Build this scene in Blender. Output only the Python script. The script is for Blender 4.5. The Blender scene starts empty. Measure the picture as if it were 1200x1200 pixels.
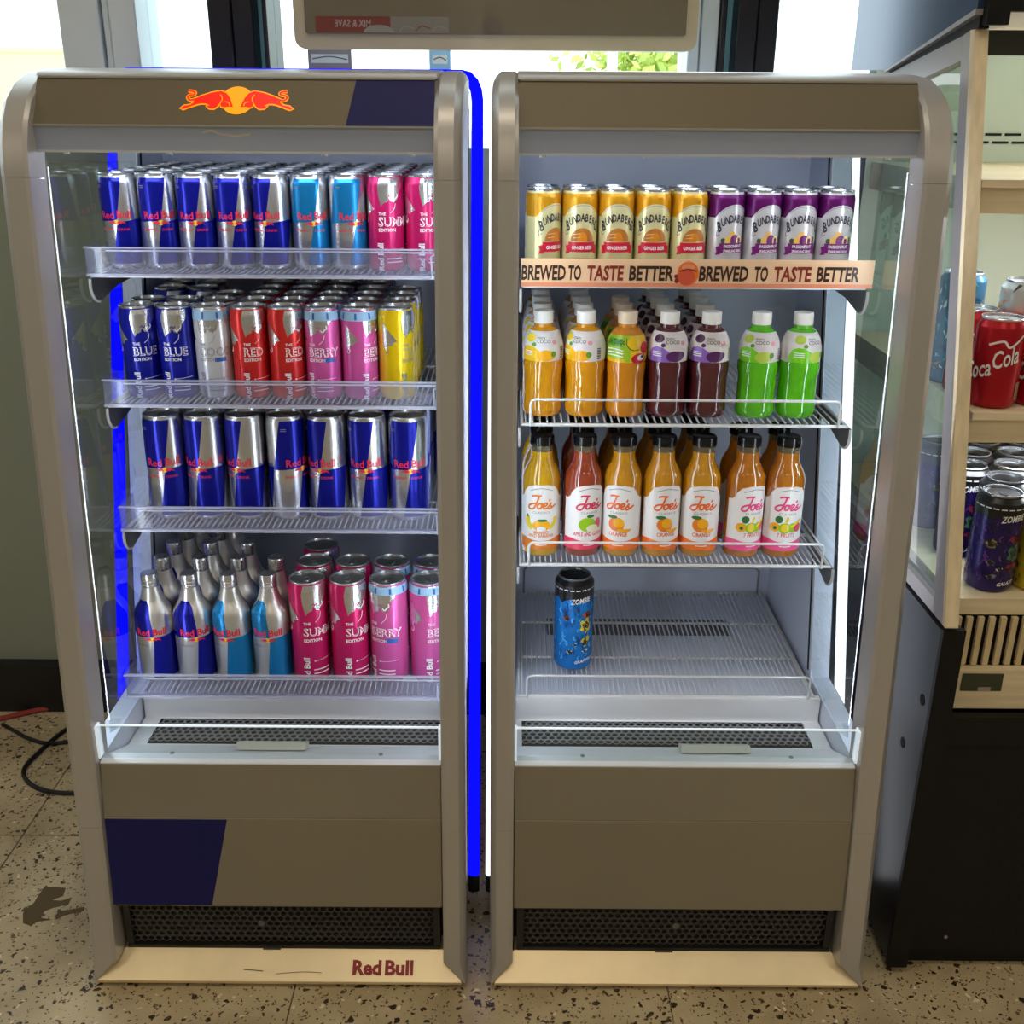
import bpy, bmesh, math, random
from mathutils import Vector, Matrix
from mathutils.geometry import tessellate_polygon
random.seed(7)
scene = bpy.context.scene
COL = scene.collection
PI = math.pi

# ------------------------------------------------------------------ camera
F_PX, PITCH, ROLL, EYE, XC = 1250.0, math.radians(21), math.radians(.4), 1.27, .047
cp, sp = math.cos(PITCH), math.sin(PITCH)
cr, sr = math.cos(ROLL), math.sin(ROLL)
fwd = Vector((0, cp, -sp)); rt = Vector((1, 0, 0)); up = Vector((0, sp, cp))
ax = rt*cr + up*sr; ay = up*cr - rt*sr; az = -fwd
cam_d = bpy.data.cameras.new('camera'); cam = bpy.data.objects.new('camera', cam_d); COL.objects.link(cam)
cam_d.sensor_width = 36; cam_d.lens = 36*F_PX/1200; cam_d.clip_start = .02; cam_d.clip_end = 200
cam.matrix_world = Matrix(((ax.x, ay.x, az.x, XC), (ax.y, ay.y, az.y, 0), (ax.z, ay.z, az.z, EYE), (0, 0, 0, 1)))
scene.camera = cam
def ray(x, y):
    u = (x-600)/F_PX; v = (y-600)/F_PX
    u0 = u*cr+v*sr; v0 = -u*sr+v*cr
    return Vector((u0, cp-v0*sp, -(sp+v0*cp)))
def at_y(x, y, D):            # photo pixel -> point on the upright plane at depth D
    d = ray(x, y); return Vector((XC, 0, EYE))+d*(D/d.y)
def at_z(x, y, z):            # photo pixel -> point at height z
    d = ray(x, y); return Vector((XC, 0, EYE))+d*((z-EYE)/d.z)

# ------------------------------------------------------------------ world and exposure
w = bpy.data.worlds.new('overcast_sky'); scene.world = w; w.use_nodes = True
bg = w.node_tree.nodes['Background']; bg.inputs[0].default_value = (.86, .93, 1, 1); bg.inputs[1].default_value = 3.6
vs = scene.view_settings
vs.view_transform = 'Standard'; vs.look = 'None'; vs.exposure = 0; vs.gamma = 1; vs.use_curve_mapping = False
CEIL_STRENGTH = 7.4
LED_STRENGTH = 30.0
TOP_LED = 18.0

# ------------------------------------------------------------------ materials
def lin(c):
    return tuple(((x/255)/12.92 if x/255 <= .04045 else ((x/255+.055)/1.055)**2.4) for x in c)
MATS = {}
def mat(name, rgb=(200, 200, 200), rough=.5, metal=0, spec=.5, coat=0, emis=None, es=0, alpha=None, noise=0, nscale=20, bump=0, trans=0, ior=1.45, stretch=None):
    if name in MATS: return MATS[name]
    m = bpy.data.materials.new(name); m.use_nodes = True; nt = m.node_tree
    b = nt.nodes['Principled BSDF']; c = lin(rgb)+(1,)
    b.inputs['Base Color'].default_value = c; b.inputs['Roughness'].default_value = rough
    b.inputs['Metallic'].default_value = metal; b.inputs['Specular IOR Level'].default_value = spec
    b.inputs['Coat Weight'].default_value = coat; b.inputs['Coat Roughness'].default_value = .05
    b.inputs['Transmission Weight'].default_value = trans; b.inputs['IOR'].default_value = ior
    if emis: b.inputs['Emission Color'].default_value = lin(emis)+(1,); b.inputs['Emission Strength'].default_value = es
    if noise or bump:
        g = nt.nodes.new('ShaderNodeNewGeometry'); n = nt.nodes.new('ShaderNodeTexNoise'); n.inputs['Scale'].default_value = nscale; n.inputs['Detail'].default_value = 5
        if stretch:
            mp = nt.nodes.new('ShaderNodeMapping'); mp.inputs['Scale'].default_value = stretch
            nt.links.new(g.outputs['Position'], mp.inputs[0]); nt.links.new(mp.outputs[0], n.inputs['Vector'])
        else: nt.links.new(g.outputs['Position'], n.inputs['Vector'])
        if noise:
            r = nt.nodes.new('ShaderNodeValToRGB')
            r.color_ramp.elements[0].position = .3; r.color_ramp.elements[1].position = .7
            r.color_ramp.elements[0].color = tuple(v*(1-noise) for v in c[:3])+(1,)
            r.color_ramp.elements[1].color = tuple(min(1, v*(1+noise)) for v in c[:3])+(1,)
            nt.links.new(n.outputs['Fac'], r.inputs[0]); nt.links.new(r.outputs[0], b.inputs['Base Color'])
        if bump:
            bp = nt.nodes.new('ShaderNodeBump'); bp.inputs['Strength'].default_value = bump; bp.inputs['Distance'].default_value = .002
            nt.links.new(n.outputs['Fac'], bp.inputs['Height']); nt.links.new(bp.outputs[0], b.inputs['Normal'])
    MATS[name] = m; return m
def clear(name, tint=(245, 250, 250), body=.0, body_rgb=(235, 238, 245), rough=.03, ior=1.5, boost=1.0):
    """thin clear sheet: transparent + a little milky body + fresnel gloss"""
    if name in MATS: return MATS[name]
    m = bpy.data.materials.new(name); m.use_nodes = True; nt = m.node_tree; N = nt.nodes; L = nt.links
    N.remove(N['Principled BSDF']); out = N['Material Output']
    t = N.new('ShaderNodeBsdfTransparent'); t.inputs[0].default_value = lin(tint)+(1,)
    d = N.new('ShaderNodeBsdfDiffuse'); d.inputs[0].default_value = lin(body_rgb)+(1,)
    mx = N.new('ShaderNodeMixShader'); mx.inputs[0].default_value = body
    L.new(t.outputs[0], mx.inputs[1]); L.new(d.outputs[0], mx.inputs[2])
    g = N.new('ShaderNodeBsdfGlossy'); g.inputs['Roughness'].default_value = rough
    fr = N.new('ShaderNodeFresnel'); fr.inputs[0].default_value = ior
    mu = N.new('ShaderNodeMath'); mu.operation = 'MULTIPLY'; mu.inputs[1].default_value = boost; mu.use_clamp = True
    ge = N.new('ShaderNodeNewGeometry'); iv = N.new('ShaderNodeMath'); iv.operation = 'SUBTRACT'; iv.inputs[0].default_value = 1; L.new(ge.outputs['Backfacing'], iv.inputs[1])
    m3 = N.new('ShaderNodeMath'); m3.operation = 'MULTIPLY'; L.new(fr.outputs[0], m3.inputs[0]); L.new(iv.outputs[0], m3.inputs[1])
    L.new(m3.outputs[0], mu.inputs[0])
    m2 = N.new('ShaderNodeMixShader'); L.new(mu.outputs[0], m2.inputs[0]); L.new(mx.outputs[0], m2.inputs[1]); L.new(g.outputs[0], m2.inputs[2])
    L.new(m2.outputs[0], out.inputs[0]); MATS[name] = m; return m
def emit(name, rgb, s):
    if name in MATS: return MATS[name]
    m = bpy.data.materials.new(name); m.use_nodes = True; nt = m.node_tree
    nt.nodes.remove(nt.nodes['Principled BSDF']); e = nt.nodes.new('ShaderNodeEmission')
    e.inputs[0].default_value = lin(rgb)+(1,); e.inputs[1].default_value = s
    nt.links.new(e.outputs[0], nt.nodes['Material Output'].inputs[0]); MATS[name] = m; return m
def terrazzo():
    m = bpy.data.materials.new('terrazzo'); m.use_nodes = True; nt = m.node_tree; N = nt.nodes; L = nt.links
    b = N['Principled BSDF']; b.inputs['Roughness'].default_value = .38
    g = N.new('ShaderNodeNewGeometry')
    dn = N.new('ShaderNodeTexNoise'); dn.inputs['Scale'].default_value = 60; L.new(g.outputs['Position'], dn.inputs['Vector'])
    ad = N.new('ShaderNodeVectorMath'); ad.operation = 'SCALE'; ad.inputs['Scale'].default_value = .022; L.new(dn.outputs['Color'], ad.inputs[0])
    sm = N.new('ShaderNodeVectorMath'); sm.operation = 'ADD'; L.new(g.outputs['Position'], sm.inputs[0]); L.new(ad.outputs[0], sm.inputs[1])
    base = N.new('ShaderNodeTexNoise'); base.inputs['Scale'].default_value = 7; base.inputs['Detail'].default_value = 6; L.new(g.outputs['Position'], base.inputs['Vector'])
    br = N.new('ShaderNodeValToRGB'); br.color_ramp.elements[0].position = .3; br.color_ramp.elements[1].position = .72
    br.color_ramp.elements[0].color = lin((160, 141, 106))+(1,); br.color_ramp.elements[1].color = lin((202, 184, 146))+(1,)
    L.new(base.outputs['Fac'], br.inputs[0]); prev = br.outputs[0]
    for sc, dist, frac, col in ((88, .29, .46, (50, 36, 22)), (190, .32, .50, (96, 74, 48)), (95, .22, .80, (222, 206, 172))):
        v = N.new('ShaderNodeTexVoronoi'); v.inputs['Scale'].default_value = sc; L.new(sm.outputs[0], v.inputs['Vector'])
        s = N.new('ShaderNodeSeparateColor'); L.new(v.outputs['Color'], s.inputs[0])
        gt = N.new('ShaderNodeMath'); gt.operation = 'GREATER_THAN'; gt.inputs[1].default_value = frac; L.new(s.outputs[0], gt.inputs[0])
        md = N.new('ShaderNodeMath'); md.operation = 'MULTIPLY'; md.inputs[1].default_value = dist*1.6; L.new(s.outputs[1], md.inputs[0])
        lt = N.new('ShaderNodeMath'); lt.operation = 'LESS_THAN'; L.new(v.outputs['Distance'], lt.inputs[0]); L.new(md.outputs[0], lt.inputs[1])
        mu = N.new('ShaderNodeMath'); mu.operation = 'MULTIPLY'; L.new(gt.outputs[0], mu.inputs[0]); L.new(lt.outputs[0], mu.inputs[1])
        mx = N.new('ShaderNodeMix'); mx.data_type = 'RGBA'; L.new(mu.outputs[0], mx.inputs['Factor']); L.new(prev, mx.inputs[6]); mx.inputs[7].default_value = lin(col)+(1,)
        prev = mx.outputs[2]
    L.new(prev, b.inputs['Base Color']); MATS['terrazzo'] = m; return m

# ------------------------------------------------------------------ mesh helpers
def mk(name, bm, mats, parent=None, local=False, smooth=30, recalc=True):
    if recalc: bmesh.ops.recalc_face_normals(bm, faces=bm.faces)
    me = bpy.data.meshes.new(name); bm.to_mesh(me); bm.free()
    if not isinstance(mats, (list, tuple)): mats = [mats]
    for m in mats: me.materials.append(m)
    if smooth:
        me.polygons.foreach_set('use_smooth', [True]*len(me.polygons)); me.set_sharp_from_angle(angle=math.radians(smooth))
    return put(name, me, parent, local)
def put(name, me, parent=None, local=True):
    o = bpy.data.objects.new(name, me); COL.objects.link(o)
    if parent is not None:
        o.parent = parent
        if not local: o.matrix_parent_inverse = world_of(parent).inverted()
    return o
def world_of(o):
    m = o.matrix_basis.copy()
    return m if o.parent is None else world_of(o.parent) @ o.matrix_parent_inverse @ m
def thing(name, loc, label, cat, group=None, rz=0):
    o = bpy.data.objects.new(name, None); COL.objects.link(o); o.empty_display_size = .05
    o.location = loc; o.rotation_euler = (0, 0, rz); return tag(o, label, cat, group)
def tag(o, label, cat=None, group=None, kind=None):
    if label: o['label'] = label
    if cat: o['category'] = cat
    if group: o['group'] = group
    if kind: o['kind'] = kind
    return o
def struct(name, bm, m, label=None, **k):
    o = mk(name, bm, m, **k); o['kind'] = 'structure'
    if label: o['label'] = label
    return o
def box(bm, x0, x1, y0, y1, z0, z1, mi=0):
    v = [bm.verts.new((x, y, z)) for z in (z0, z1) for y in (y0, y1) for x in (x0, x1)]
    for f in ((0, 2, 3, 1), (4, 5, 7, 6), (0, 1, 5, 4), (2, 6, 7, 3), (0, 4, 6, 2), (1, 3, 7, 5)):
        bm.faces.new([v[i] for i in f]).material_index = mi
    return v
def prism(bm, poly, x0, x1, mi=0):
    """poly in (y, z), extruded along x"""
    a = [bm.verts.new((x0, y, z)) for y, z in poly]; b = [bm.verts.new((x1, y, z)) for y, z in poly]
    n = len(poly)
    for tri in tessellate_polygon([[Vector((y, z, 0)) for y, z in poly]]):
        bm.faces.new([a[i] for i in tri]).material_index = mi; bm.faces.new([b[i] for i in reversed(tri)]).material_index = mi
    for i in range(n):
        bm.faces.new((a[i], a[(i+1) % n], b[(i+1) % n], b[i])).material_index = mi
def zprism(bm, poly, z0, z1, mi=0):
    a = [bm.verts.new((x, y, z0)) for x, y in poly]; b = [bm.verts.new((x, y, z1)) for x, y in poly]; n = len(poly)
    for tri in tessellate_polygon([[Vector((x, y, 0)) for x, y in poly]]):
        bm.faces.new([a[i] for i in tri]).material_index = mi; bm.faces.new([b[i] for i in reversed(tri)]).material_index = mi
    for i in range(n): bm.faces.new((a[i], a[(i+1) % n], b[(i+1) % n], b[i])).material_index = mi
def tube(bm, pts, r, n=8, mi=0):
    pts = [Vector(p) for p in pts]; rings = []
    t0 = (pts[1]-pts[0]).normalized(); ref = Vector((0, 0, 1)) if abs(t0.z) < .9 else Vector((1, 0, 0))
    s = t0.cross(ref).normalized()
    for i, p in enumerate(pts):
        t = ((pts[min(i+1, len(pts)-1)]-p).normalized()+(p-pts[max(i-1, 0)]).normalized()).normalized()
        s = (s-t*s.dot(t)).normalized(); q = t.cross(s)
        rings.append([bm.verts.new(p+(s*math.cos(2*PI*k/n)+q*math.sin(2*PI*k/n))*r) for k in range(n)])
    for a, b in zip(rings, rings[1:]):
        for k in range(n): bm.faces.new((a[k], a[(k+1) % n], b[(k+1) % n], b[k])).material_index = mi
    bm.faces.new(rings[0]).material_index = mi; bm.faces.new(rings[-1][::-1]).material_index = mi
def spline(pts, k=6):
    pts = [Vector(p) for p in pts]; out = []
    for i in range(len(pts)-1):
        p0, p1, p2, p3 = pts[max(i-1, 0)], pts[i], pts[i+1], pts[min(i+2, len(pts)-1)]
        for j in range(k):
            t = j/k; out.append(.5*((2*p1)+(p2-p0)*t+(2*p0-5*p1+4*p2-p3)*t*t+(3*p1-p0-3*p2+p3)*t**3))
    return out+[pts[-1]]
def lathe(bm, prof, n=28, mis=None):
    """prof: [(r, z)...]; mis: material index per segment"""
    rings = []
    for r, z in prof:
        rings.append([bm.verts.new((0, 0, z))] if r < 1e-6 else [bm.verts.new((r*math.sin(2*PI*k/n), -r*math.cos(2*PI*k/n), z)) for k in range(n)])
    for i, (a, b) in enumerate(zip(rings, rings[1:])):
        mi = mis[i] if mis else 0
        for k in range(n):
            k2 = (k+1) % n
            if len(a) == 1: f = (a[0], b[k2], b[k])
            elif len(b) == 1: f = (a[k], a[k2], b[0])
            else: f = (a[k], a[k2], b[k2], b[k])
            bm.faces.new(f).material_index = mi

# ------------------------------------------------------------------ printed artwork: 2-D shapes laid onto a surface
_text = {}
def text_geo(s, offset, shear):
    key = (s, offset, shear)
    if key not in _text:
        cu = bpy.data.curves.new('t', 'FONT'); cu.body = s; cu.size = 1; cu.offset = offset; cu.shear = shear; cu.resolution_u = 2; cu.fill_mode = 'FRONT'
        o = bpy.data.objects.new('t', cu); COL.objects.link(o)
        me = o.evaluated_get(bpy.context.evaluated_depsgraph_get()).to_mesh()
        vs_ = [(v.co.x, v.co.y) for v in me.vertices]; fs = [tuple(p.vertices) for p in me.polygons]
        o.evaluated_get(bpy.context.evaluated_depsgraph_get()).to_mesh_clear()
        bpy.data.objects.remove(o); bpy.data.curves.remove(cu)
        xs = [v[0] for v in vs_] or [0]
        _text[key] = (vs_, fs, min(xs), max(xs))
    return _text[key]
class Art:
    def __init__(s): s.items = []
    def poly(s, pts, m, layer=0):
        s.items.append((list(pts), [tuple(t) for t in tessellate_polygon([[Vector((x, y, 0)) for x, y in pts]])], m, layer)); return s
    def rect(s, x0, x1, y0, y1, m, layer=0): return s.poly([(x0, y0), (x1, y0), (x1, y1), (x0, y1)], m, layer)
    def ell(s, cx, cy, rx, ry, m, layer=0, n=20, a0=0, a1=2*PI):
        full = abs(a1-a0-2*PI) < 1e-6; k = n if full else n+1
        return s.poly([(cx+rx*math.cos(a0+(a1-a0)*i/n), cy+ry*math.sin(a0+(a1-a0)*i/n)) for i in range(k)], m, layer)
    def stroke(s, pts, wd, m, layer=0, smooth=5):
        p = spline([(x, y, 0) for x, y in pts], smooth) if smooth else [Vector((x, y, 0)) for x, y in pts]
        vs_, fs = [], []
        for i, q in enumerate(p):
            t = (p[min(i+1, len(p)-1)]-p[max(i-1, 0)]); t = t.normalized() if t.length else Vector((1, 0, 0))
            nn = Vector((-t.y, t.x, 0))*wd/2
            vs_ += [(q.x+nn.x, q.y+nn.y), (q.x-nn.x, q.y-nn.y)]
            if i: fs.append((2*i-2, 2*i-1, 2*i+1, 2*i))
        s.items.append((vs_, fs, m, layer)); return s
    def text(s, t, x, y, size, m, layer=2, align='l', bold=0, shear=0, sx=1, rot=0, mirror=False):
        vs_, fs, x0, x1 = text_geo(t, bold, shear)
        off = {'l': x0, 'c': (x0+x1)/2, 'r': x1}[align]; k = size*sx*(-1 if mirror else 1); c, n = math.cos(rot), math.sin(rot)
        pts = [((vx-off)*k, vy*size) for vx, vy in vs_]
        s.items.append(([(x+a*c-b*n, y+a*n+b*c) for a, b in pts], fs, m, layer)); return s
    def mesh(s, name, mapper, su=None, sv=None, cuts=()):
        bm = bmesh.new(); mats = []
        for vs_, fs, m, layer in s.items:
            if m not in mats: mats.append(m)
            mi = mats.index(m); bv = [bm.verts.new((x, y, layer)) for x, y in vs_]
            for f in fs:
                try: bm.faces.new([bv[i] for i in f]).material_index = mi
                except ValueError: pass
        for step, axis in ((su, 0), (sv, 1)):
            if not step or not bm.verts: continue
            lo = min(v.co[axis] for v in bm.verts); hi = max(v.co[axis] for v in bm.verts); q = math.floor(lo/step)*step+step
            nrm = (1, 0, 0) if axis == 0 else (0, 1, 0)
            while q < hi:
                bmesh.ops.bisect_plane(bm, geom=bm.verts[:]+bm.edges[:]+bm.faces[:], plane_co=(q, 0, 0) if axis == 0 else (0, q, 0), plane_no=nrm, dist=1e-6)
                q += step
        for q in cuts: bmesh.ops.bisect_plane(bm, geom=bm.verts[:]+bm.edges[:]+bm.faces[:], plane_co=(0, q, 0), plane_no=(0, 1, 0), dist=1e-6)
        for v in bm.verts: v.co = mapper(v.co.x, v.co.y, v.co.z)
        me = bpy.data.meshes.new(name); bm.to_mesh(me); bm.free()
        for m in mats: me.materials.append(m)
        return me
def wrap(prof, rref, eps=.00016):
    pr = [(r, z) for r, z in prof]
    def rad(z):
        for (r0, z0), (r1, z1) in zip(pr, pr[1:]):
            if z0 <= z <= z1: return r0+(r1-r0)*((z-z0)/(z1-z0) if z1 > z0 else 0)
        return pr[-1][0]
    def f(u, v, l):
        a = u/rref; r = rad(v)+eps*(l+1); return Vector((r*math.sin(a), -r*math.cos(a), v))
    return f
def flat(o, U, V, eps=.0004):
    o, U, V = Vector(o), Vector(U).normalized(), Vector(V).normalized(); n = U.cross(V)
    return lambda u, v, l: o+U*u+V*v+n*eps*(l+1)
def pr(name, rgb, **k):
    k.setdefault('rough', .3); return mat('print_'+name, rgb, **k)

BULL = [(185, 195), (250, 165), (340, 130), (430, 112), (480, 135), (515, 185), (535, 240), (548, 278), (500, 274), (470, 282), (440, 275), (425, 240), (404, 272), (372, 296), (330, 292), (303, 268), (335, 262), (292, 243), (250, 242), (212, 252), (130, 286), (92, 303), (66, 296), (100, 266), (150, 258), (183, 235)]
TAIL = [(188, 202), (150, 207), (126, 182), (140, 158), (178, 152), (190, 130), (158, 114), (126, 112)]
def bulls(a, cx, cy, wd, red, yel, layer=2, outline=True):
    k = wd/1020
    def T(p, s): return (cx+s*(p[0]-582)*k, cy+(215-p[1])*k)
    a.ell(cx, cy+8*k, 150*k, 146*k, yel, layer, 28)
    for s in (1, -1):
        pts = [T(p, s) for p in BULL]
        if outline:
            a.stroke(pts+[pts[0]], 26*k, yel, layer, smooth=0); a.stroke([T(p, s) for p in TAIL], 34*k, yel, layer)
        a.poly(pts, red, layer+1); a.stroke([T(p, s) for p in TAIL], 17*k, red, layer+1)
        if outline:
            a.stroke([T(p, s) for p in ((425, 150), (445, 190), (430, 240), (415, 262))], 9*k, yel, layer+2)
            a.stroke([T(p, s) for p in ((470, 225), (505, 235), (520, 268))], 8*k, yel, layer+2)
JOE = [[(.0, .93), (.2, 1.0), (.52, .98)], [(.40, .98), (.34, .6), (.24, .12), (.10, -.04), (-.08, .02), (-.1, .2), (.06, .36), (.3, .42)],
       [(.52, .44), (.40, .32), (.42, .08), (.56, .06), (.64, .24), (.56, .42), (.70, .36)], [(.72, .18), (.88, .28), (.90, .42), (.78, .44), (.72, .2), (.80, .03), (.98, .10)],
       [(1.04, .74), (1.0, .56)], [(.98, .10), (1.16, .46), (1.10, .3), (1.20, .12), (1.10, .0), (1.0, .06)], [(1.10, .0), (1.3, .14), (1.46, .3)]]
def joes(a, x, y, s, m, layer=3):
    for st in JOE: a.stroke([(x+(p[0]-.62)*s+p[1]*s*.12, y+p[1]*s*.8) for p in st], s*.105, m, layer, smooth=4)

# ------------------------------------------------------------------ the shop: floor, ceiling, walls, window front
terr = terrazzo()
bm = bmesh.new(); box(bm, -4, 4, -4, 2.2, -.08, -.006); floor = struct('floor', bm, terr, 'beige terrazzo tiled shop floor with dark chips', smooth=0)
TS, g = .572, .0013
tile_me = {}
for i in range(-5, 5):
    for j in range(-3, 1):
        x0, y0 = -.281+TS*i, 1.624+TS*j; d = min(TS, 2.06-y0)
        if d not in tile_me:
            bm = bmesh.new(); v = box(bm, g, TS-g, g, d-g, -.006, 0)
            me = bpy.data.meshes.new('floor_tile'); bm.to_mesh(me); bm.free(); me.materials.append(terr); tile_me[d] = me
        o = put('floor_tile', tile_me[d], floor); o.location = (x0, y0, 0)
m_wallp = mat('wall_paint', (196, 192, 182), .8, noise=.04, nscale=3)
bm = bmesh.new(); box(bm, -4, 4, -4, 2.3, 2.9, 3.0); struct('ceiling', bm, mat('ceiling_tile', (205, 202, 195), .9, noise=.03, nscale=6), smooth=0)
bm = bmesh.new(); box(bm, -4.1, -4, -4, 2.3, 0, 2.9); struct('wall_left', bm, m_wallp, smooth=0)
bm = bmesh.new(); box(bm, 4, 4.1, -4, 2.3, 0, 2.9); struct('wall_right', bm, m_wallp, smooth=0)
bm = bmesh.new(); box(bm, -4, 4, -4.1, -4, 0, 2.9); struct('wall_front', bm, m_wallp, smooth=0)
# window front behind the coolers: dark skirting, pale green lower panels, glass above, mullions
bm = bmesh.new(); box(bm, -4, 4, 2.05, 2.2, 0, .113); struct('baseboard_back', bm, mat('skirting_black', (22, 21, 20), .5, noise=.3, nscale=5), 'black skirting under the window front', smooth=0)
bm = bmesh.new(); box(bm, -4, 4, 2.085, 2.16, .113, 1.19); struct('wall_back', bm, mat('panel_green', (136, 142, 124), .35, noise=.05, nscale=2), 'pale grey-green lower window panel', smooth=0)
bm = bmesh.new(); box(bm, -4, 4, 2.06, 2.2, 2.55, 2.9); struct('trim_1', bm, m_wallp, smooth=0)
m_alu = mat('mullion_grey', (214, 226, 232), .45, .2, noise=.03, nscale=8); m_blk = mat('mullion_black', (26, 27, 36), .4); m_cy = mat('mullion_edge_blue', (140, 205, 225), .5)
mull = [(-.755, -.684, 2.055, m_alu), (-.680, -.668, 2.062, m_alu), (-.664, -.617, 2.05, m_alu), (-.491, -.452, 2.05, m_blk), (-.450, -.414, 2.055, m_blk), (-.396, -.388, 2.05, m_blk),
        (.352, .372, 2.055, m_alu), (.374, .405, 2.06, m_alu), (.407, .417, 2.05, m_blk), (.436, .470, 2.05, m_blk), (.472, .508, 2.055, m_blk),
        (-.414, -.396, 2.10, m_cy), (.417, .436, 2.10, m_cy), (-1.9, -1.8, 2.055, m_alu), (-3.0, -2.9, 2.055, m_alu), (1.5, 1.6, 2.055, m_alu), (2.7, 2.8, 2.055, m_alu)]
for k, (x0, x1, y, m) in enumerate(mull):
    bm = bmesh.new(); box(bm, x0, x1, y, y+.05 if m is m_cy else 2.18, 1.19, 2.55); bmesh.ops.bevel(bm, geom=bm.edges[:], offset=.002, segments=1, affect='EDGES'); struct('trim_%d' % (k+2), bm, m)
m_pane = clear('window_pane', (240, 246, 246), ior=1.3)
for k, (x0, x1) in enumerate(((-4, -3.0), (-2.9, -1.9), (-1.8, -.755), (-.617, -.491), (-.388, .352), (.508, 1.5), (1.6, 2.7), (2.8, 4))):
    bm = bmesh.new(); box(bm, x0, x1, 2.115, 2.121, 1.19, 2.55); struct('window_%d' % (k+1), bm, m_pane, 'clear shop window pane with bright daylight outside', smooth=0)
# ceiling lights of the shop (real lamps overhead)
m_lamp = emit('ceiling_lamp', (255, 240, 218), CEIL_STRENGTH)
for lx in (-2.4, 0, 2.4):
    for ly in (-2.6, -.9, .9):
        t = thing('ceiling_light', (lx, ly, 2.9), 'flat white ceiling light panel overhead, %s row, %s' % ({-2.6: 'rear', -.9: 'middle', .9: 'front'}[ly], {-2.4: 'left', 0: 'centre', 2.4: 'right'}[lx]), 'ceiling light', 'ceiling light panels')
        bm = bmesh.new(); box(bm, lx-.62, lx+.62, ly-.17, ly+.17, 2.885, 2.9); mk('frame', bm, mat('lamp_frame', (225, 225, 225), .5), t)
        bm = bmesh.new(); box(bm, lx-.59, lx+.59, ly-.14, ly+.14, 2.880, 2.8845); mk('diffuser', bm, m_lamp, t, smooth=0)
# outside
bm = bmesh.new(); box(bm, -40, 40, 2.2, 60, -.3, -.1); struct('ground_outside', bm, mat('pavement', (205, 203, 198), .9, noise=.05, nscale=.6), smooth=0)
bm = bmesh.new(); box(bm, -17, -7.5, 20, 20.4, -.1, 2.02); box(bm, -17, -7.5, 19.97, 20.43, 2.02, 2.1)
tag(mk('boundary_wall', bm, mat('cream_render', (250, 226, 160), .9, noise=.04, nscale=1), smooth=0), 'cream boundary wall beyond the left window', 'wall')
leafm = [mat('leaf_lime', (214, 226, 120), .6), mat('leaf_olive', (170, 190, 90), .6)]
def tree(x, y, h, r, label):
    t = thing('leafy_tree', (x, y, -.1), label, 'tree', 'trees outside the window')
    bm = bmesh.new(); tube(bm, spline([(x, y, -.1), (x+.05, y, h*.4), (x-.04, y, h*.75)]), .07, 8); mk('trunk', bm, mat('bark', (110, 92, 70), .9, noise=.2), t)
    bm = bmesh.new()
    for k in range(1700):
        c = Vector((random.gauss(0, .5), random.gauss(0, .5), random.gauss(0, .42))); c = Vector((x, y, h))+c*r
        n = Vector((random.uniform(-1, 1), random.uniform(-1, 1), random.uniform(-1, 1))).normalized(); s = n.orthogonal().normalized(); q = n.cross(s); L = random.uniform(.05, .10)
        f = bm.faces.new([bm.verts.new(c+s*L*a+q*L*.5*b) for a, b in ((-1, 0), (0, -1), (1, 0), (0, 1))]); f.material_index = random.random() < .4
    o = mk('crown', bm, leafm, t, smooth=0, recalc=False); o['kind'] = 'stuff'
tree(1.6, 13, 1.75, .85, 'lime green tree seen outside between the coolers and hanging panel')
tree(6.9, 17, 1.7, .55, 'small faint tree outside the pane beside the black canopy')
bm = bmesh.new(); tube(bm, [(.97, 11, -.1), (.97, 11, 4)], .05, 10); lathe(bm, [(.0, -.1), (.1, -.1), (.1, -.05), (.055, 0)], 10); 
for v in bm.verts:
    if v.co.y < 5: v.co.x += .97; v.co.y += 11
tag(mk('lamp_post', bm, mat('pole_white', (240, 240, 240), .5)), 'thin white pole outside in front of the trees', 'pole')

# ------------------------------------------------------------------ drinks coolers
m_frame = mat('frame_silver', (186, 182, 178), .36, .4, noise=.02, nscale=4)
m_panel = mat('panel_silver_brown', (150, 143, 128), .36, .45, noise=.03, nscale=3)
m_val = mat('valance_grey', (172, 182, 206), .34, .35)
m_inner = mat('liner_grey', (218, 225, 242), .4, .05, noise=.02, nscale=6)
m_liner_dark = mat('liner_dark_grey', (120, 124, 134), .45, .2)  # darker grey of the roof liner
m_tray = mat('tray_white', (232, 234, 238), .35, .1)
m_black = mat('plastic_black', (42, 42, 40), .45)
m_void = mat('void_black', (8, 8, 8), .8)
m_wire = mat('wire_white', (214, 216, 218), .3, .15)
m_wire_g = mat('wire_grey', (150, 153, 160), .3, .5)
m_brk = mat('bracket_grey', (120, 121, 122), .35, .6)
m_base = mat('base_trim', (248, 228, 186), .36, .5, noise=.05, nscale=14)  # ceiling light on the upward slope is put into this cream
m_plinth = mat('plinth', (80, 74, 62), .6)
m_glass = clear('side_glass', (236, 242, 242), ior=1.5, boost=1.3)
m_glass2 = clear('riser_glass', (240, 246, 246), body=.03, ior=1.45)
m_edge = mat('glass_edge_gleam', (235, 245, 245), .2, emis=(225, 240, 255), es=.5)  # edges only catch the strip light; their gleam is put in as emission
m_rail = clear('acrylic_rail', (232, 234, 244), body=.10, body_rgb=(220, 222, 240), rough=.12, ior=1.45)
m_raile = clear('acrylic_edge', (225, 228, 240), body=.4, body_rgb=(225, 228, 242), rough=.15)
m_led = emit('led_strip', (235, 242, 255), LED_STRENGTH)
m_top = emit('led_top', (232, 240, 255), TOP_LED)
m_bandb = emit('band_blue', (8, 10, 255), 1.5)
m_bandw = emit('band_white', (245, 248, 255), 2.4)
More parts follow.
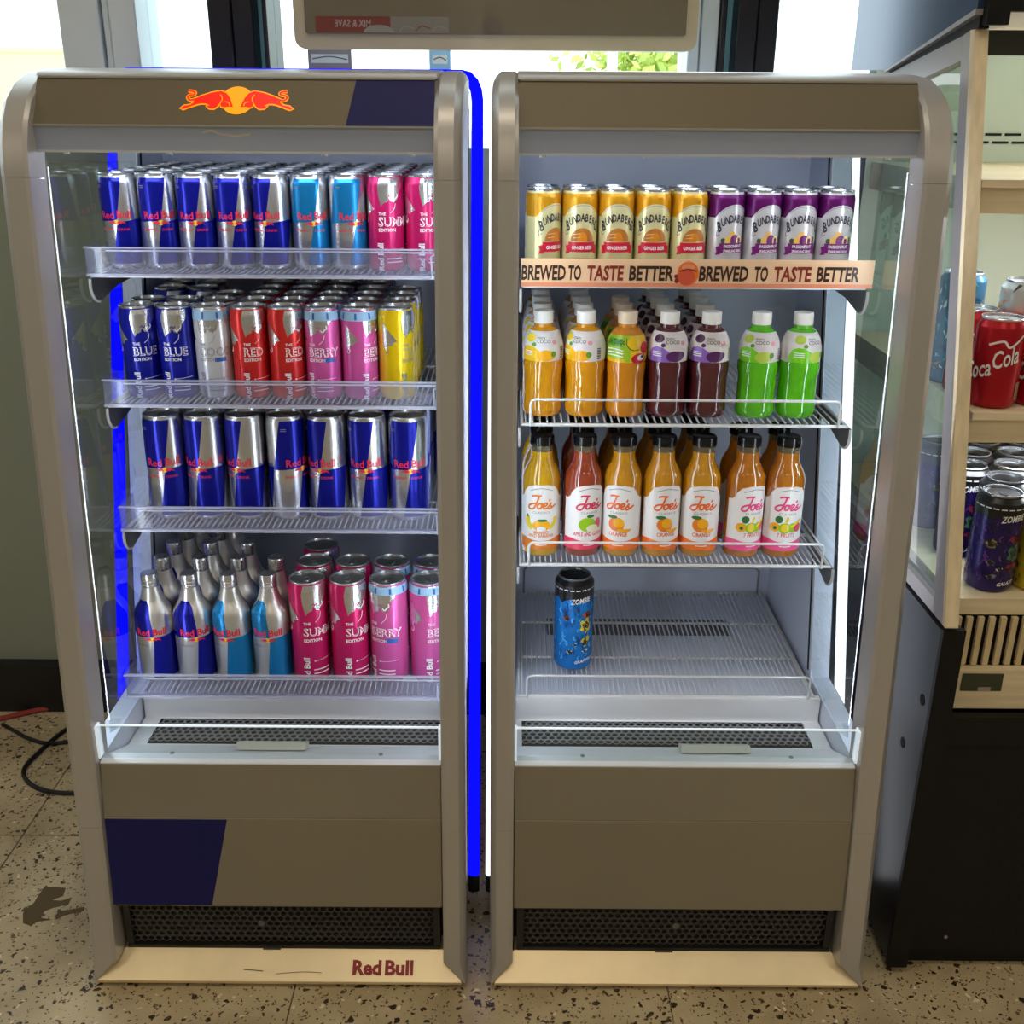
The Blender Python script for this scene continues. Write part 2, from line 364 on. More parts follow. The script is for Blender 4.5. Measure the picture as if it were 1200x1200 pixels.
m_blue = mat('panel_blue', (26, 28, 92), .5, 0, spec=.25)
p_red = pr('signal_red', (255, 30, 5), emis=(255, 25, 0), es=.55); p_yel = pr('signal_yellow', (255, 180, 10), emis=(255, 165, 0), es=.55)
p_mar = pr('maroon', (150, 28, 30))
ORD = ['first', 'second', 'third', 'fourth', 'fifth', 'sixth', 'seventh', 'eighth', 'ninth', 'tenth']

def bar_path(z0, z1):
    full = [(1.264, .012)]+[(1.264+.107*(z-.012)/1.178, z) for z in (.046, .2, .4, .6, .8, 1.0, 1.19)]+[(1.376, 1.216), (1.388, 1.245), (1.408, 1.270), (1.438, 1.289), (1.476, 1.301), (1.54, 1.308), (1.62, 1.311)]
    pts = []
    def interp(z):
        for (a, b), (c, d) in zip(full, full[1:]):
            if b <= z <= d: return (a+(c-a)*(z-b)/(d-b), z)
    pts.append(interp(z0)); pts += [p for p in full if z0+.002 < p[1] < z1-.002]; pts.append(interp(z1) if z1 < 1.311 else full[-1])
    return pts
def bar(bm, xo, xi, z0, z1):
    s = 1 if xi > xo else -1; P = bar_path(z0, z1); rings = []
    sec = [(xo, .05), (xo, .012), (xo+s*.003, .006), (xo+s*.0095, .0), (xi-s*.006, 0), (xi-s*.001, .003), (xi, .009), (xi, .05)]
    for i, (y, z) in enumerate(P):
        a, b = P[max(i-1, 0)], P[min(i+1, len(P)-1)]; t = Vector((b[0]-a[0], b[1]-a[1])).normalized(); n = Vector((t.y, -t.x))
        k_ = max(0, min(1, (z-.012)/.034)); k_ = .12+.88*k_            # the foot is mitred against the base trim
        rings.append([bm.verts.new((xo+(x-xo)*k_, y+n.x*d, z+n.y*d)) for x, d in sec])
    k = len(sec)
    for a, b in zip(rings, rings[1:]):
        for j in range(k): bm.faces.new((a[j], a[(j+1) % k], b[(j+1) % k], b[j]))
    bm.faces.new(rings[0]); bm.faces.new(rings[-1][::-1])
def honey(bm, mapper, wd, ht, pitch, hole, depth):
    """hexagon-holed sheet over wd x ht; mapper(u, v, d)"""
    dx, dy = pitch, pitch*math.sqrt(3)/2; R = pitch/math.sqrt(3)
    for j in range(int(ht/dy)+1):
        for i in range(int(wd/dx)+1):
            cx, cy = i*dx+(dx/2 if j % 2 else 0), j*dy
            if cx-dx/2 < -.001 or cx+dx/2 > wd+.001 or cy-R < -.001 or cy+R > ht+.001: continue
            o, q, w_ = [], [], []
            for k in range(6):
                a = PI/6+k*PI/3
                o.append(bm.verts.new(mapper(cx+R*math.cos(a), cy+R*math.sin(a), 0)))
                q.append(bm.verts.new(mapper(cx+hole*R*math.cos(a), cy+hole*R*math.sin(a), 0)))
                w_.append(bm.verts.new(mapper(cx+hole*R*math.cos(a), cy+hole*R*math.sin(a), depth)))
            for k in range(6):
                k2 = (k+1) % 6; bm.faces.new((o[k], o[k2], q[k2], q[k])); bm.faces.new((q[k], q[k2], w_[k2], w_[k]))

def shelf(root, xl, xr, Zs, yf, yb, wire, pitch=.0083, label=None):
    bm = bmesh.new(); r = .0014; n = int((xr-xl-.01)/pitch)
    for k in range(n+1):
        x = xl+.005+k*(xr-xl-.01)/n
        tube(bm, [(x, yf+.003, Zs-r), (x, yb, Zs-r)], r, 5)
    for y in (yf+.002, (yf*2+yb)/3, (yf+2*yb)/3, yb): tube(bm, [(xl, y, Zs-.0052), (xr, y, Zs-.0052)], .0026, 6)
    for x in (xl, xr): tube(bm, [(x, yf, Zs-.0052), (x, yb, Zs-.0052)], .0026, 6)
    o = mk('shelf', bm, wire, root)
    if label: o['label'] = label
    return o
def brackets(sh, xl, xr, Zs, yf):
    for x in (xl, xr):
        bm = bmesh.new(); prism(bm, [(yf+.002, Zs-.009), (1.72, Zs-.009), (1.72, Zs-.030), (1.60, Zs-.034), (yf+.03, Zs-.045), (yf+.012, Zs-.040), (yf+.004, Zs-.027)], x-.0015, x+.0015)
        b = mk('bracket', bm, m_brk, sh)
        bm = bmesh.new(); tube(bm, spline([(x, yf+.002, Zs-.010), (x, yf+.001, Zs-.026), (x, yf+.012, Zs-.040), (x, yf+.028, Zs-.045)], 4), .0022, 6)
        mk('bracket_lip', bm, m_wire, sh)
def clear_rail(sh, xl, xr, Zs, yf, ht=.035):
    bm = bmesh.new(); box(bm, xl, xr, yf-.004, yf-.0015, Zs-.0005, Zs+ht-.002); r_ = mk('price_rail', bm, m_rail, sh, smooth=0); r_['label'] = 'clear acrylic front rail'
    bm = bmesh.new(); box(bm, xl-.001, xr+.001, yf-.0055, yf-.0005, Zs+ht-.002, Zs+ht); mk('rail_edge', bm, m_raile, sh, smooth=0)
    bm = bmesh.new(); box(bm, xl-.001, xr+.001, yf-.007, yf+.001, Zs-.0045, Zs-.0008); mk('rail_foot', bm, m_raile, sh, smooth=0)
    bm = bmesh.new(); box(bm, xl-.001, xl+.0012, yf-.0014, yf+.055, Zs-.0045, Zs+ht); mk('rail_end', bm, m_rail, sh, smooth=0)
    bm = bmesh.new(); tube(bm, spline([(xl+.03, yf-.0075, Zs+ht-.0045), (xr-.016, yf-.0075, Zs+ht-.0045), (xr-.009, yf-.0075, Zs+ht-.010), (xr-.0085, yf-.0075, Zs-.005)], 5), .0013, 6); mk('rail_bead', bm, m_raile, sh)
def wire_guard(sh, xl, xr, Zs, yf, ht, back=0):
    bm = bmesh.new(); c = .007; y = yf-.003; z = Zs+ht
    pts = [(xl, y, Zs-.006), (xl, y, z-c), (xl+c*.3, y, z-c*.3), (xl+c, y, z), (xr-c, y, z), (xr-c*.3, y, z-c*.3), (xr, y, z-c), (xr, y, Zs-.006)]
    tube(bm, pts, .0021, 8)
    if back:
        tube(bm, [(xr-.004, y+.004, z-.004), (xr-.004, y+back, z-.004)], .0016, 6)
    mk('wire_guard', bm, m_wire, sh)

def cooler(L, R, left):
    label = 'grey open-front drinks cooler with two charging bulls emblem and blue light band' if left else 'grey open-front drinks cooler with plain header and white light band'
    root = thing('drinks_cooler', ((L+R)/2, 1.6, 0), label, 'cooler', 'pair of open-front drinks coolers')
    il, ir = (L+.040, R-.035) if left else (L+.035, R-.040)                                   # inner faces of the frame bars
    def P(name, m, build, label=None, **k):
        bm = bmesh.new(); build(bm); o = mk(name, bm, m, root, **k)
        if label: o['label'] = label
        return o
    # --- shell
    for x0, x1 in ((L+.008, il-.001), (ir+.001, R-.008)):
        P('side_wall', m_inner, lambda bm: prism(bm, [(1.335, .012), (1.95, .012), (1.95, 1.286), (1.66, 1.286), (1.66, 1.262), (1.795, 1.262), (1.575, .372), (1.345, .372)], x0, x1), smooth=0)
    for x0, x1 in ((L+.0068, L+.008), (R-.008, R-.0068)):
        P('side_cover', mat('cover_dark', (40, 42, 50), .12, .3), lambda bm: prism(bm, [(1.335, .012), (1.95, .012), (1.95, 1.286), (1.66, 1.286), (1.66, 1.262), (1.795, 1.262), (1.575, .372), (1.345, .372)], x0, x1), smooth=0)
    P('back_wall', m_inner, lambda bm: box(bm, L+.034, R-.034, 1.905, 1.95, .05, 1.286), 'pale grey rear liner with air slots', smooth=0)
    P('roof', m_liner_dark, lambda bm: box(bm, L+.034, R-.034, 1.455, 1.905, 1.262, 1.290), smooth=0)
    P('underframe', m_black, lambda bm: box(bm, L+.036, R-.036, 1.335, 1.90, .03, .30), smooth=0)
    def slots(bm):
        for zz in ((1.005, .62) if left else (1.0,)):
            for k in range(28):
                x = L+.060+k*(R-L-.12)/27; box(bm, x-.0022, x+.0022, 1.9035, 1.9048, zz, zz+.034)
    P('air_slots', m_void, slots, smooth=0)
    # --- frame bars: corner piece, post, foot
    for xo, xi in ((L, il), (R, ir)):
        for nm, z0, z1 in (('frame_foot', .012, .2758), ('frame_post', .2762, 1.1798), ('frame_corner', 1.1802, 1.311)):
            P(nm, m_frame, lambda bm: bar(bm, xo, xi, z0, z1), smooth=24)
        # led strip tucked behind the bar
        s = 1 if xi > xo else -1
        def led(bm):
            a = Vector((0, 1.3055+.030, .40)); b = Vector((0, 1.371+.033, 1.19)); x0, x1 = sorted((xi-s*.0125, xi-s*.0060))
            v = [bm.verts.new((x, p.y+dy, p.z)) for p in (a, b) for dy in (.0208, .0240) for x in (x0, x1)]
            for f in ((0, 2, 3, 1), (4, 5, 7, 6), (0, 1, 5, 4), (2, 6, 7, 3), (0, 4, 6, 2), (1, 3, 7, 5)): bm.faces.new([v[i] for i in f])
        P('led_strip', m_led, led, 'bright white light strip', smooth=0)
        P('door_seal', m_void, lambda bm: prism(bm, [(1.588, .378), (1.5935, .378), (1.8115, 1.260), (1.806, 1.260)], min(xi+s*-.0009, xi+s*.0004), max(xi+s*-.0009, xi+s*.0004)), smooth=0)
        # side glass
        xg = xi+s*-.003
        P('side_glass', m_glass, lambda bm: prism(bm, [(1.372, .385), (1.50, .340), (1.578, .385), (1.790, 1.255), (1.43, 1.255), (1.437, 1.20)], xg-.001, xg+.001), 'clear side pane', smooth=0)
    # --- header
    hdr = P('header_panel', mat('header_paint_dimmed', (116, 107, 88), .5, .15, spec=.3), lambda bm: prism(bm, [(1.402, 1.241), (1.440, 1.2965), (1.452, 1.2965), (1.414, 1.241)], il-.002, ir+.002))  # same paint as the front panels, darkened for the dark reflection on it
    P('header_cap', m_frame, lambda bm: prism(bm, [(1.437, 1.2975), (1.442, 1.302), (1.476, 1.3055), (1.54, 1.3095), (1.77, 1.3105), (1.77, 1.3005), (1.46, 1.2975)], il-.002, ir+.002), smooth=40)
    P('header_trim', mat('trim_bright', (190, 186, 176), .3, .6), lambda bm: box(bm, il, ir, 1.3995, 1.4025, 1.2395, 1.2417), smooth=0)
    P('header_trim', mat('trim_bright'), lambda bm: box(bm, il, ir, 1.4375, 1.4405, 1.2955, 1.298), smooth=0)
    val = P('valance', m_val, lambda bm: box(bm, il-.002, ir+.002, 1.4035, 1.440, 1.2115, 1.2395), smooth=0)
    P('valance_lip', mat('valance_lip', (215, 218, 222), .3, .3), lambda bm: box(bm, il, ir, 1.4015, 1.4375, 1.2085, 1.2113), smooth=0)
    P('led_strip', m_top, lambda bm: box(bm, il+.02, ir-.02, 1.441, 1.452, 1.208, 1.216), smooth=0)
    def tabs(bm):
        for x in (il+.03, il+.16, ir-.14, ir-.03): tube(bm, [(x, 1.420, 1.2086), (x, 1.420, 1.2055)], .004, 8)
    P('valance_clip', m_wire, tabs)
    sl = Vector((0, .038, .0555)).normalized()
    if left:
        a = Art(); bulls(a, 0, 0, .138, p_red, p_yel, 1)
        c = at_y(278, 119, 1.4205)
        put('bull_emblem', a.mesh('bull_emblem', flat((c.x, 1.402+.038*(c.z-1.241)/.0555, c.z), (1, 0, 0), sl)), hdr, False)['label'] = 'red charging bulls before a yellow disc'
        a = Art(); q = [at_y(418, 95, 1.44), at_y(405, 148, 1.402)]
        a.poly([(q[1].x, .001), (ir, .001), (ir, .0665), (q[0].x, .0665)], m_blue)
        put('blue_corner', a.mesh('blue_corner', flat((0, 1.402, 1.241), (1, 0, 0), sl)), hdr, False)['label'] = 'dark blue slanted corner field'
        a = Art()
        a.stroke([(-.03, 0), (-.018, .003), (-.008, -.001), (.012, -.003), (.03, -.001)], .0025, mat('scuff', (205, 200, 190), .6))
        c = at_y(265, 156, 1.4035); put('scuff_mark', a.mesh('scuff_mark', flat((c.x, 1.4034, c.z), (1, 0, 0), (0, 0, 1))), val, False)
    # --- tray below the deck
    P('deck_riser', m_tray, lambda bm: box(bm, il+.002, ir-.002, 1.500, 1.512, .333, .374), smooth=0)
    P('deck_pan', m_inner, lambda bm: box(bm, il+.002, ir-.002, 1.512, 1.905, .355, .362), smooth=0)
    P('drain_cover', mat('drain_dark', (104, 108, 118), .4), lambda bm: prism(bm, [(1.74, .3622), (1.80, .3622), (1.80, .3655), (1.745, .3655)], il+.06, ir-.10), smooth=0)
    tray = P('tray', m_tray, lambda bm: prism(bm, [(1.500, .333), (1.418, .334), (1.330, .3745), (1.330, .358), (1.414, .322), (1.500, .322)], il+.002, ir-.002), 'white sloping air intake tray', smooth=0)
    gx0, gx1 = il+.030, ir-.012 if left else ir-.030
    if not left: gx0 = il+.012
    mp = lambda u, v, d: (gx0+u, 1.421+v, .3362-d)
    bm = bmesh.new(); honey(bm, mp, gx1-gx0, .072, .0118, .74, .0018); gr = mk('intake_grille', bm, mat('grille_grey', (128, 131, 136), .45, .1), tray); gr['label'] = 'dark honeycomb intake grille'
    P('intake_void', m_void, lambda bm: box(bm, gx0, gx1, 1.421, 1.493, .3336, .3343), smooth=0)
    cx = (il+ir)/2+(-.012 if left else .055)
    P('tray_handle', mat('handle_white', (200, 197, 188), .35), lambda bm: prism(bm, [(1.366, .3600), (1.394, .3470), (1.397, .3560), (1.374, .3690)], cx-.052, cx+.052), 'white tray handle')
    def screws(bm):
        for x in (il+.10, ir-.09):
            b2 = bmesh.new(); lathe(b2, [(0, .3775), (.0035, .3765), (.0042, .3735)], 10)
            for f in b2.faces: pass
            me = bpy.data.meshes.new('s'); b2.to_mesh(me); b2.free(); n0 = len(bm.verts); bm.from_mesh(me); bm.verts.ensure_lookup_table(); bpy.data.meshes.remove(me)
            for v in bm.verts[n0:]: v.co.x += x; v.co.y += 1.333
    P('tray_screw', m_wire_g, screws)
    P('front_glass', m_glass2, lambda bm: box(bm, il+.003, ir-.003, 1.3185, 1.3215, .377, .430), 'low clear front pane', smooth=0)
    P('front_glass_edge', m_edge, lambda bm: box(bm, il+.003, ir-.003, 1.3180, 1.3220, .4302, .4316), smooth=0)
    for a, b in ((il+.0005, il+.0035), (ir-.0035, ir-.0005)): P('pane_edge_gleam', m_edge, lambda bm: box(bm, a, b, 1.312, 1.326, .380, .432), 'pane edge with its catch of strip light put in as glow', smooth=0)
    # --- lower front
    P('tray_lip', m_tray, lambda bm: prism(bm, [(1.312, .3725), (1.332, .3765), (1.332, .366), (1.313, .366)], il+.001, ir-.001), smooth=0)
    up_ = P('front_panel', m_panel, lambda bm: prism(bm, [(1.3125, .3715), (1.2975, .2890), (1.312, .2885), (1.327, .3715)], il+.001, ir-.001), 'upper grey front panel')
    P('panel_seam', mat('trim_bright', (190, 186, 176)), lambda bm: box(bm, il+.001, ir-.001, 1.2972, 1.31, .2868, .2883), smooth=0)
    lo = P('front_panel', m_panel, lambda bm: prism(bm, [(1.2972, .2865), (1.2833, .1400), (1.300, .1390), (1.314, .2865)], il+.001, ir-.001), 'lower grey front panel')
    if left:
        a = Art(); q = [at_y(266, 961, 1.297), at_y(249, 1063, 1.2833)]
        a.poly([(il+.002, .0015), (q[1].x, .0015), (q[0].x, .1465), (il+.002, .1465)], m_blue)
        put('blue_field', a.mesh('blue_field', flat((0, 1.2833, .1400), (1, 0, 0), (0, .0139, .1465))), lo, False)['label'] = 'dark blue slanted field'
    P('vent_surround', m_black, lambda bm: prism(bm, [(1.302, .139), (1.302, .128), (1.3155, .128), (1.3155, .050), (1.300, .050), (1.300, .043), (1.330, .043), (1.330, .139)], il+.006, ir-.006), smooth=0)
    for a, b in ((il+.006, il+.016), (ir-.016, ir-.006)): P('vent_surround', m_black, lambda bm: box(bm, a, b, 1.301, 1.33, .0505, .1275), smooth=0)
    bm = bmesh.new(); honey(bm, lambda u, v, d: (il+.015+u, 1.304+d, .0495+v), ir-il-.030, .081, .0112, .70, .003)
    vg = mk('vent_grille', bm, mat('vent_black', (64, 64, 61), .5), root); vg['label'] = 'black honeycomb vent grille'
    P('vent_lock', m_brk, lambda bm: tube(bm, [((L+R)/2+(-.03 if left else .0), 1.310, .0905), ((L+R)/2+(-.03 if left else .0), 1.3025, .0905)], .0055, 16))
    def base_mesh(bm):
        ra = [bm.verts.new(c) for c in ((L+.007, 1.2652, .0125), (il+.002, 1.300, .0440), (il+.002, 1.330, .0440), (il+.002, 1.330, .006), (L+.007, 1.267, .006))]
        rb = [bm.verts.new(c) for c in ((R-.007, 1.2652, .0125), (ir-.002, 1.300, .0440), (ir-.002, 1.330, .0440), (ir-.002, 1.330, .006), (R-.007, 1.267, .006))]
        for i in range(5): bm.faces.new((ra[i], ra[(i+1) % 5], rb[(i+1) % 5], rb[i]))
        bm.faces.new(ra); bm.faces.new(rb[::-1])
    bt = P('base_trim', m_base, base_mesh, 'sloped base trim with ceiling light put into its cream colour', smooth=0)
    P('base_tab', m_plinth, lambda bm: box(bm, (L+R)/2-.03, (L+R)/2-.003, 1.2975, 1.3005, .0435, .0462), smooth=0)
    P('plinth', m_plinth, lambda bm: box(bm, L+.03, R-.03, 1.285, 1.92, 0, .0125), smooth=0)
    if left:
        a = Art(); q0, q1 = at_y(413, 1143, 1.273), at_y(484, 1143, 1.273)
        wt = q1.x-q0.x
        for t_, al, x_, f_ in (('Red', 'l', 0, .475), ('Bull', 'r', wt, .465)):
            g_ = text_geo(t_, .04, 0); a.text(t_, x_, 0, .0285, p_mar, 0, al, bold=.04, sx=f_*wt/((g_[3]-g_[2])*.0285))
        put('lettering', a.mesh('lettering', flat((q0.x, 1.2720, .0207), (1, 0, 0), (0, .036, .030))), bt, False)['label'] = 'maroon brand lettering'
        a = Art(); a.stroke([(-.04, -.002), (0, .001), (.03, 0)], .0008, m_plinth); a.stroke([(-.09, .004), (-.06, .002)], .0012, m_plinth)
        put('scratch', a.mesh('scratch', flat((-.27, 1.2735, .0219), (1, 0, 0), (0, .036, .030))), bt, False)
    # --- light band round the shell
    xa, xb = L+.0055-.0, R-.0055
    c = .022; yz = lambda z: 1.452+(z-.06)*(1.80-1.452)/(1.20-.06)
    br_ = .0095 if left else .0085; of_ = .0055 if left else .0025; xa, xb = L-of_, R+of_
    pts = [(xa, yz(.062), .062)]+[(xa, yz(z), z) for z in (.4, .8, 1.2)]+[(xa, yz(1.27), 1.272), (xa+.002, yz(1.285), 1.287), (xa+.007, yz(1.297), 1.299), (xa+.015, yz(1.305), 1.3070), (xa+.026, yz(1.307), 1.3092)]
    pts += [(xb-(p[0]-xa), p[1], p[2]) for p in reversed(pts)]
    P('light_band', m_bandb if left else m_bandw, lambda bm: tube(bm, pts, br_, 12), 'glowing blue light band' if left else 'glowing white light band')
    for x in (xa, xb): P('band_end', m_black, lambda bm: tube(bm, [(x, yz(.0605), .0605), (x, yz(.035), .035)], br_, 12))
    return root, il, ir
cl, lil, lir = cooler(-.589, -.018, True)
cr_, ril, rir = cooler(.018, .589, False)
# --- shelves
ZL = [1.046, .859, .664, .408]; ZR = [1.036, .835, .611, .380]
nm4 = ['top', 'second', 'third', 'bottom']
for k, z in enumerate(ZL):
    yf = 1.448 if k == 3 else 1.503; a, b = lil+.0085, lir-.008
    sh = shelf(cl, a, b, z, yf, 1.895, m_wire, label='white wire %s shelf with clear rail' % nm4[k])
    clear_rail(sh, a-.003 if k < 3 else lil+.0005, b+.003, z, yf-.001)
    if k < 3: brackets(sh, a-.004, b+.004, z, yf)
for k, z in enumerate(ZR):
    yf = 1.503; a, b = ril+.008, rir-.0125
    sh = shelf(cr_, a, b, z, yf, 1.895, m_wire, label='white wire %s shelf' % nm4[k], pitch=.0105 if k in (1,) else .0083)
    if k: wire_guard(sh, a+.012, b-.014+(.0 if k < 3 else .004), z, yf, .034, back=.3 if k == 2 else 0)
    if k < 3: brackets(sh, a-.004, b+.006, z, yf)
    if k == 3:      # raised rear guard of the bottom rack
        bm = bmesh.new(); tube(bm, [(a+.01, 1.89, z-.004), (a+.01, 1.89, z+.045), (a+.018, 1.89, z+.052), (b-.018, 1.89, z+.052), (b-.01, 1.89, z+.045), (b-.01, 1.89, z-.004)], .0022, 8); mk('rear_guard', bm, m_wire_g, sh)
    if k == 0:
        p0 = at_y(605, 336, 1.497); wd = b-a+.012; x0 = a-.004
        bm = bmesh.new(); box(bm, x0, x0+wd, 1.4950, 1.4970, z-.004, z+.034)
        o = mk('price_strip', bm, mat('strip_cream', (228, 190, 150), .35, noise=.06, nscale=12), sh, smooth=0); o['label'] = 'cream printed shelf strip'
        dk = pr('strip_brown', (52, 32, 24)); rd = pr('strip_red', (128, 44, 34)); og = pr('strip_orange', (226, 112, 36)); og2 = pr('strip_rust', (205, 84, 56)); ol = pr('strip_salmon', (222, 140, 104))
        A_ = Art(); A_.rect(0, wd, 0, .0055, ol, 0)
        pxm = lambda px: at_y(px, 322, 1.495).x-x0
        # lettering, placed word by word
        for words in ((('BREWED', 596, 663, dk), ('TO', 666, 681, dk), ('TASTE', 688, 731, rd), ('BETTER', 737, 789, dk)), (('BREWED', 819, 877, dk), ('TO', 884, 900, dk), ('TASTE', 907, 951, rd), ('BETTER', 957, 1007, dk))):
            for t, a0, a1, m in words:
                g_ = text_geo(t, .03, .08); wdt = pxm(a1)-max(pxm(a0), .0005); 
                A_.text(t, max(pxm(a0), .0005), .0095, .0275, m, 1, bold=.03, shear=.08, sx=wdt/((g_[3]-g_[2])*.0275))
        cx = pxm(806)
        A_.ell(cx, .019, .0150, .0165, og, 2).ell(cx-.002, .014, .0120, .0115, og2, 3).ell(cx, .0275, .009, .004, ol, 3); A_.rect(cx-.006, cx+.005, .006, .018, og2, 4); A_.stroke([(cx-.012, .022), (cx, .025), (cx+.012, .022)], .0018, rd, 4); A_.ell(cx-.015, .009, .0032, .0035, rd, 3, 10).ell(cx-.016, .015, .0028, .003, rd, 3, 10)
        put('strip_print', A_.mesh('strip_print', flat((x0, 1.4950, z-.004), (1, 0, 0), (0, 0, 1), .0002)), o, False)

# ------------------------------------------------------------------ drinks: cans and bottles
m_alum = mat('aluminium', (200, 202, 206), .27, .92)
m_lid = mat('lid_aluminium', (170, 172, 172), .28, .9)
m_tab = mat('tab_aluminium', (190, 190, 188), .25, .9)
m_lidk = mat('lid_black', (20, 20, 22), .3, .5); m_ringk = mat('rim_dark_steel', (150, 152, 155), .25, .9)
DES = {}
def can_profile(r, h, nk=.92):
    return [(r*.80, 0), (r*.86, .0006), (r*.95, .0042), (r, .0095), (r, h-.0135), (r*.985, h-.0105), (r*(nk+.005), h-.0045), (r*nk, h-.003)]
def make_can(key, r, h, body, art=None, nk=.92, lid=None, tab=None, rim=None):
    prof = can_profile(r, h, nk); bm = bmesh.new()
    lathe(bm, [(0, .003), (r*.70, .003)]+prof, 32)
    parts = [('body', mesh_of(bm, 'can_body', body))]
    ro = r*nk; bm = bmesh.new()
    lathe(bm, [(ro, h-.0032), (ro+.0006, h-.001), (ro-.0002, h), (ro-.0018, h-.0002), (ro-.0026, h-.0042), (ro-.005, h-.0046), (ro-.0062, h-.0034), (0, h-.0034)], 32, [1, 1, 1, 1, 0, 0, 0])
    parts.append(('lid', mesh_of(bm, 'can_lid', [lid or m_lid, rim or m_alum])))
    bm = bmesh.new(); tr = r*.30
    ring = [(tr*.62*math.cos(a), tr*math.sin(a)-tr*.35) for a in [2*PI*i/14 for i in range(14)]]
    hole = [(x*.45, (y+tr*.35)*.38-tr*.75) for x, y in ring]
    z0, z1 = h-.0030, h-.0022
    o0 = [bm.verts.new((x, y, z1)) for x, y in ring]; i0 = [bm.verts.new((x, y, z1)) for x, y in hole]; o1 = [bm.verts.new((x, y, z0)) for x, y in ring]
    for k in range(14):
        k2 = (k+1) % 14; bm.faces.new((o0[k], o0[k2], i0[k2], i0[k])); bm.faces.new((o1[k], o1[k2], o0[k2], o0[k]))
    parts.append(('pull_tab', mesh_of(bm, 'pull_tab', tab or m_tab)))
    if art is not None:
        ry = r; parts.insert(1, ('label_print', art.mesh('label_print', wrap([(r*.95, .0042), (r, .0095), (r, h-.0135), (r*.985, h-.0105), (r*(nk+.005), h-.0045), (r*nk, h-.003)], r), r*.13, None, (.0095, h-.0135, h-.0105, h-.0045))))
    DES[key] = parts
def mesh_of(bm, name, mats):
    bmesh.ops.recalc_face_normals(bm, faces=bm.faces)
    me = bpy.data.meshes.new(name); bm.to_mesh(me); bm.free()
    for m in (mats if isinstance(mats, (list, tuple)) else [mats]): me.materials.append(m)
    me.polygons.foreach_set('use_smooth', [True]*len(me.polygons)); me.set_sharp_from_angle(angle=math.radians(38)); return me
def place(key, name, loc, rz, label, cat, group, tabs=True):
    t = thing(name, loc, label, cat, group, rz); lid = None
    for nm, me in DES[key]:
        if nm == 'pull_tab':
            if tabs: put(nm, me, lid)
        else:
            o = put(nm, me, t)
            if nm == 'lid': lid = o
    return t

# --- print colours
W_ = pr('white', (236, 236, 236)); K_ = pr('black', (22, 20, 22)); RB = pr('brand_blue', (14, 22, 150), metal=.55, rough=.25); RS = pr('sugarfree_blue', (22, 128, 190), metal=.55, rough=.25)
RR = pr('brand_red', (222, 36, 66)); YY = pr('sun_yellow', (240, 196, 60)); GR = pr('grey', (120, 122, 126)); SV = pr('silver', (206, 208, 210), metal=.9, rough=.25); DG = pr('dark_silver', (96, 102, 106), metal=.7)
def art_rb(r, h, blue, scale=1.0, bottle=False):
    a = Art(); P = PI*r; top = h-.006; bot = .008; mid = .50*h
    b = lambda v: (v/h-.5)*.95*r+.08*r
    for k in (0, 1):
        c = k*P
        a.poly([(c+b(mid)-P/2, mid-.02*r), (c+b(mid), mid+.08*r), (c+b(top), top), (c+b(top)-P/2, top)], blue, 0)
        a.poly([(c+b(mid), mid+.0*r), (c+b(mid)+P/2, mid+.14*r), (c+b(bot)+P/2, bot), (c+b(bot), bot)], blue, 0)
        s = .56*r
        a.text('Red', c-.04*r, mid+.17*r, s, RR, 2, 'r', bold=.016, sx=.94); a.text('Bull', c+.12*r, mid+.20*r, s, RR, 2, 'l', bold=.016, sx=.94)
        bulls(a, c+.05*r, mid-.03*r, .98*r, RR, YY, 2, False)
        a.text('ENERGY', c-.12*r, mid-.45*r, .19*r, RR, 2, 'r', sx=1.1); a.text('DRINK', c+.1*r, mid-.45*r, .19*r, RR, 2, 'l', sx=1.1)
        for q in (0, 1): a.rect(c-1.0*r, c-.72*r, top-(.42+.09*q)*r, top-(.39+.09*q)*r, GR, 1)
    return a
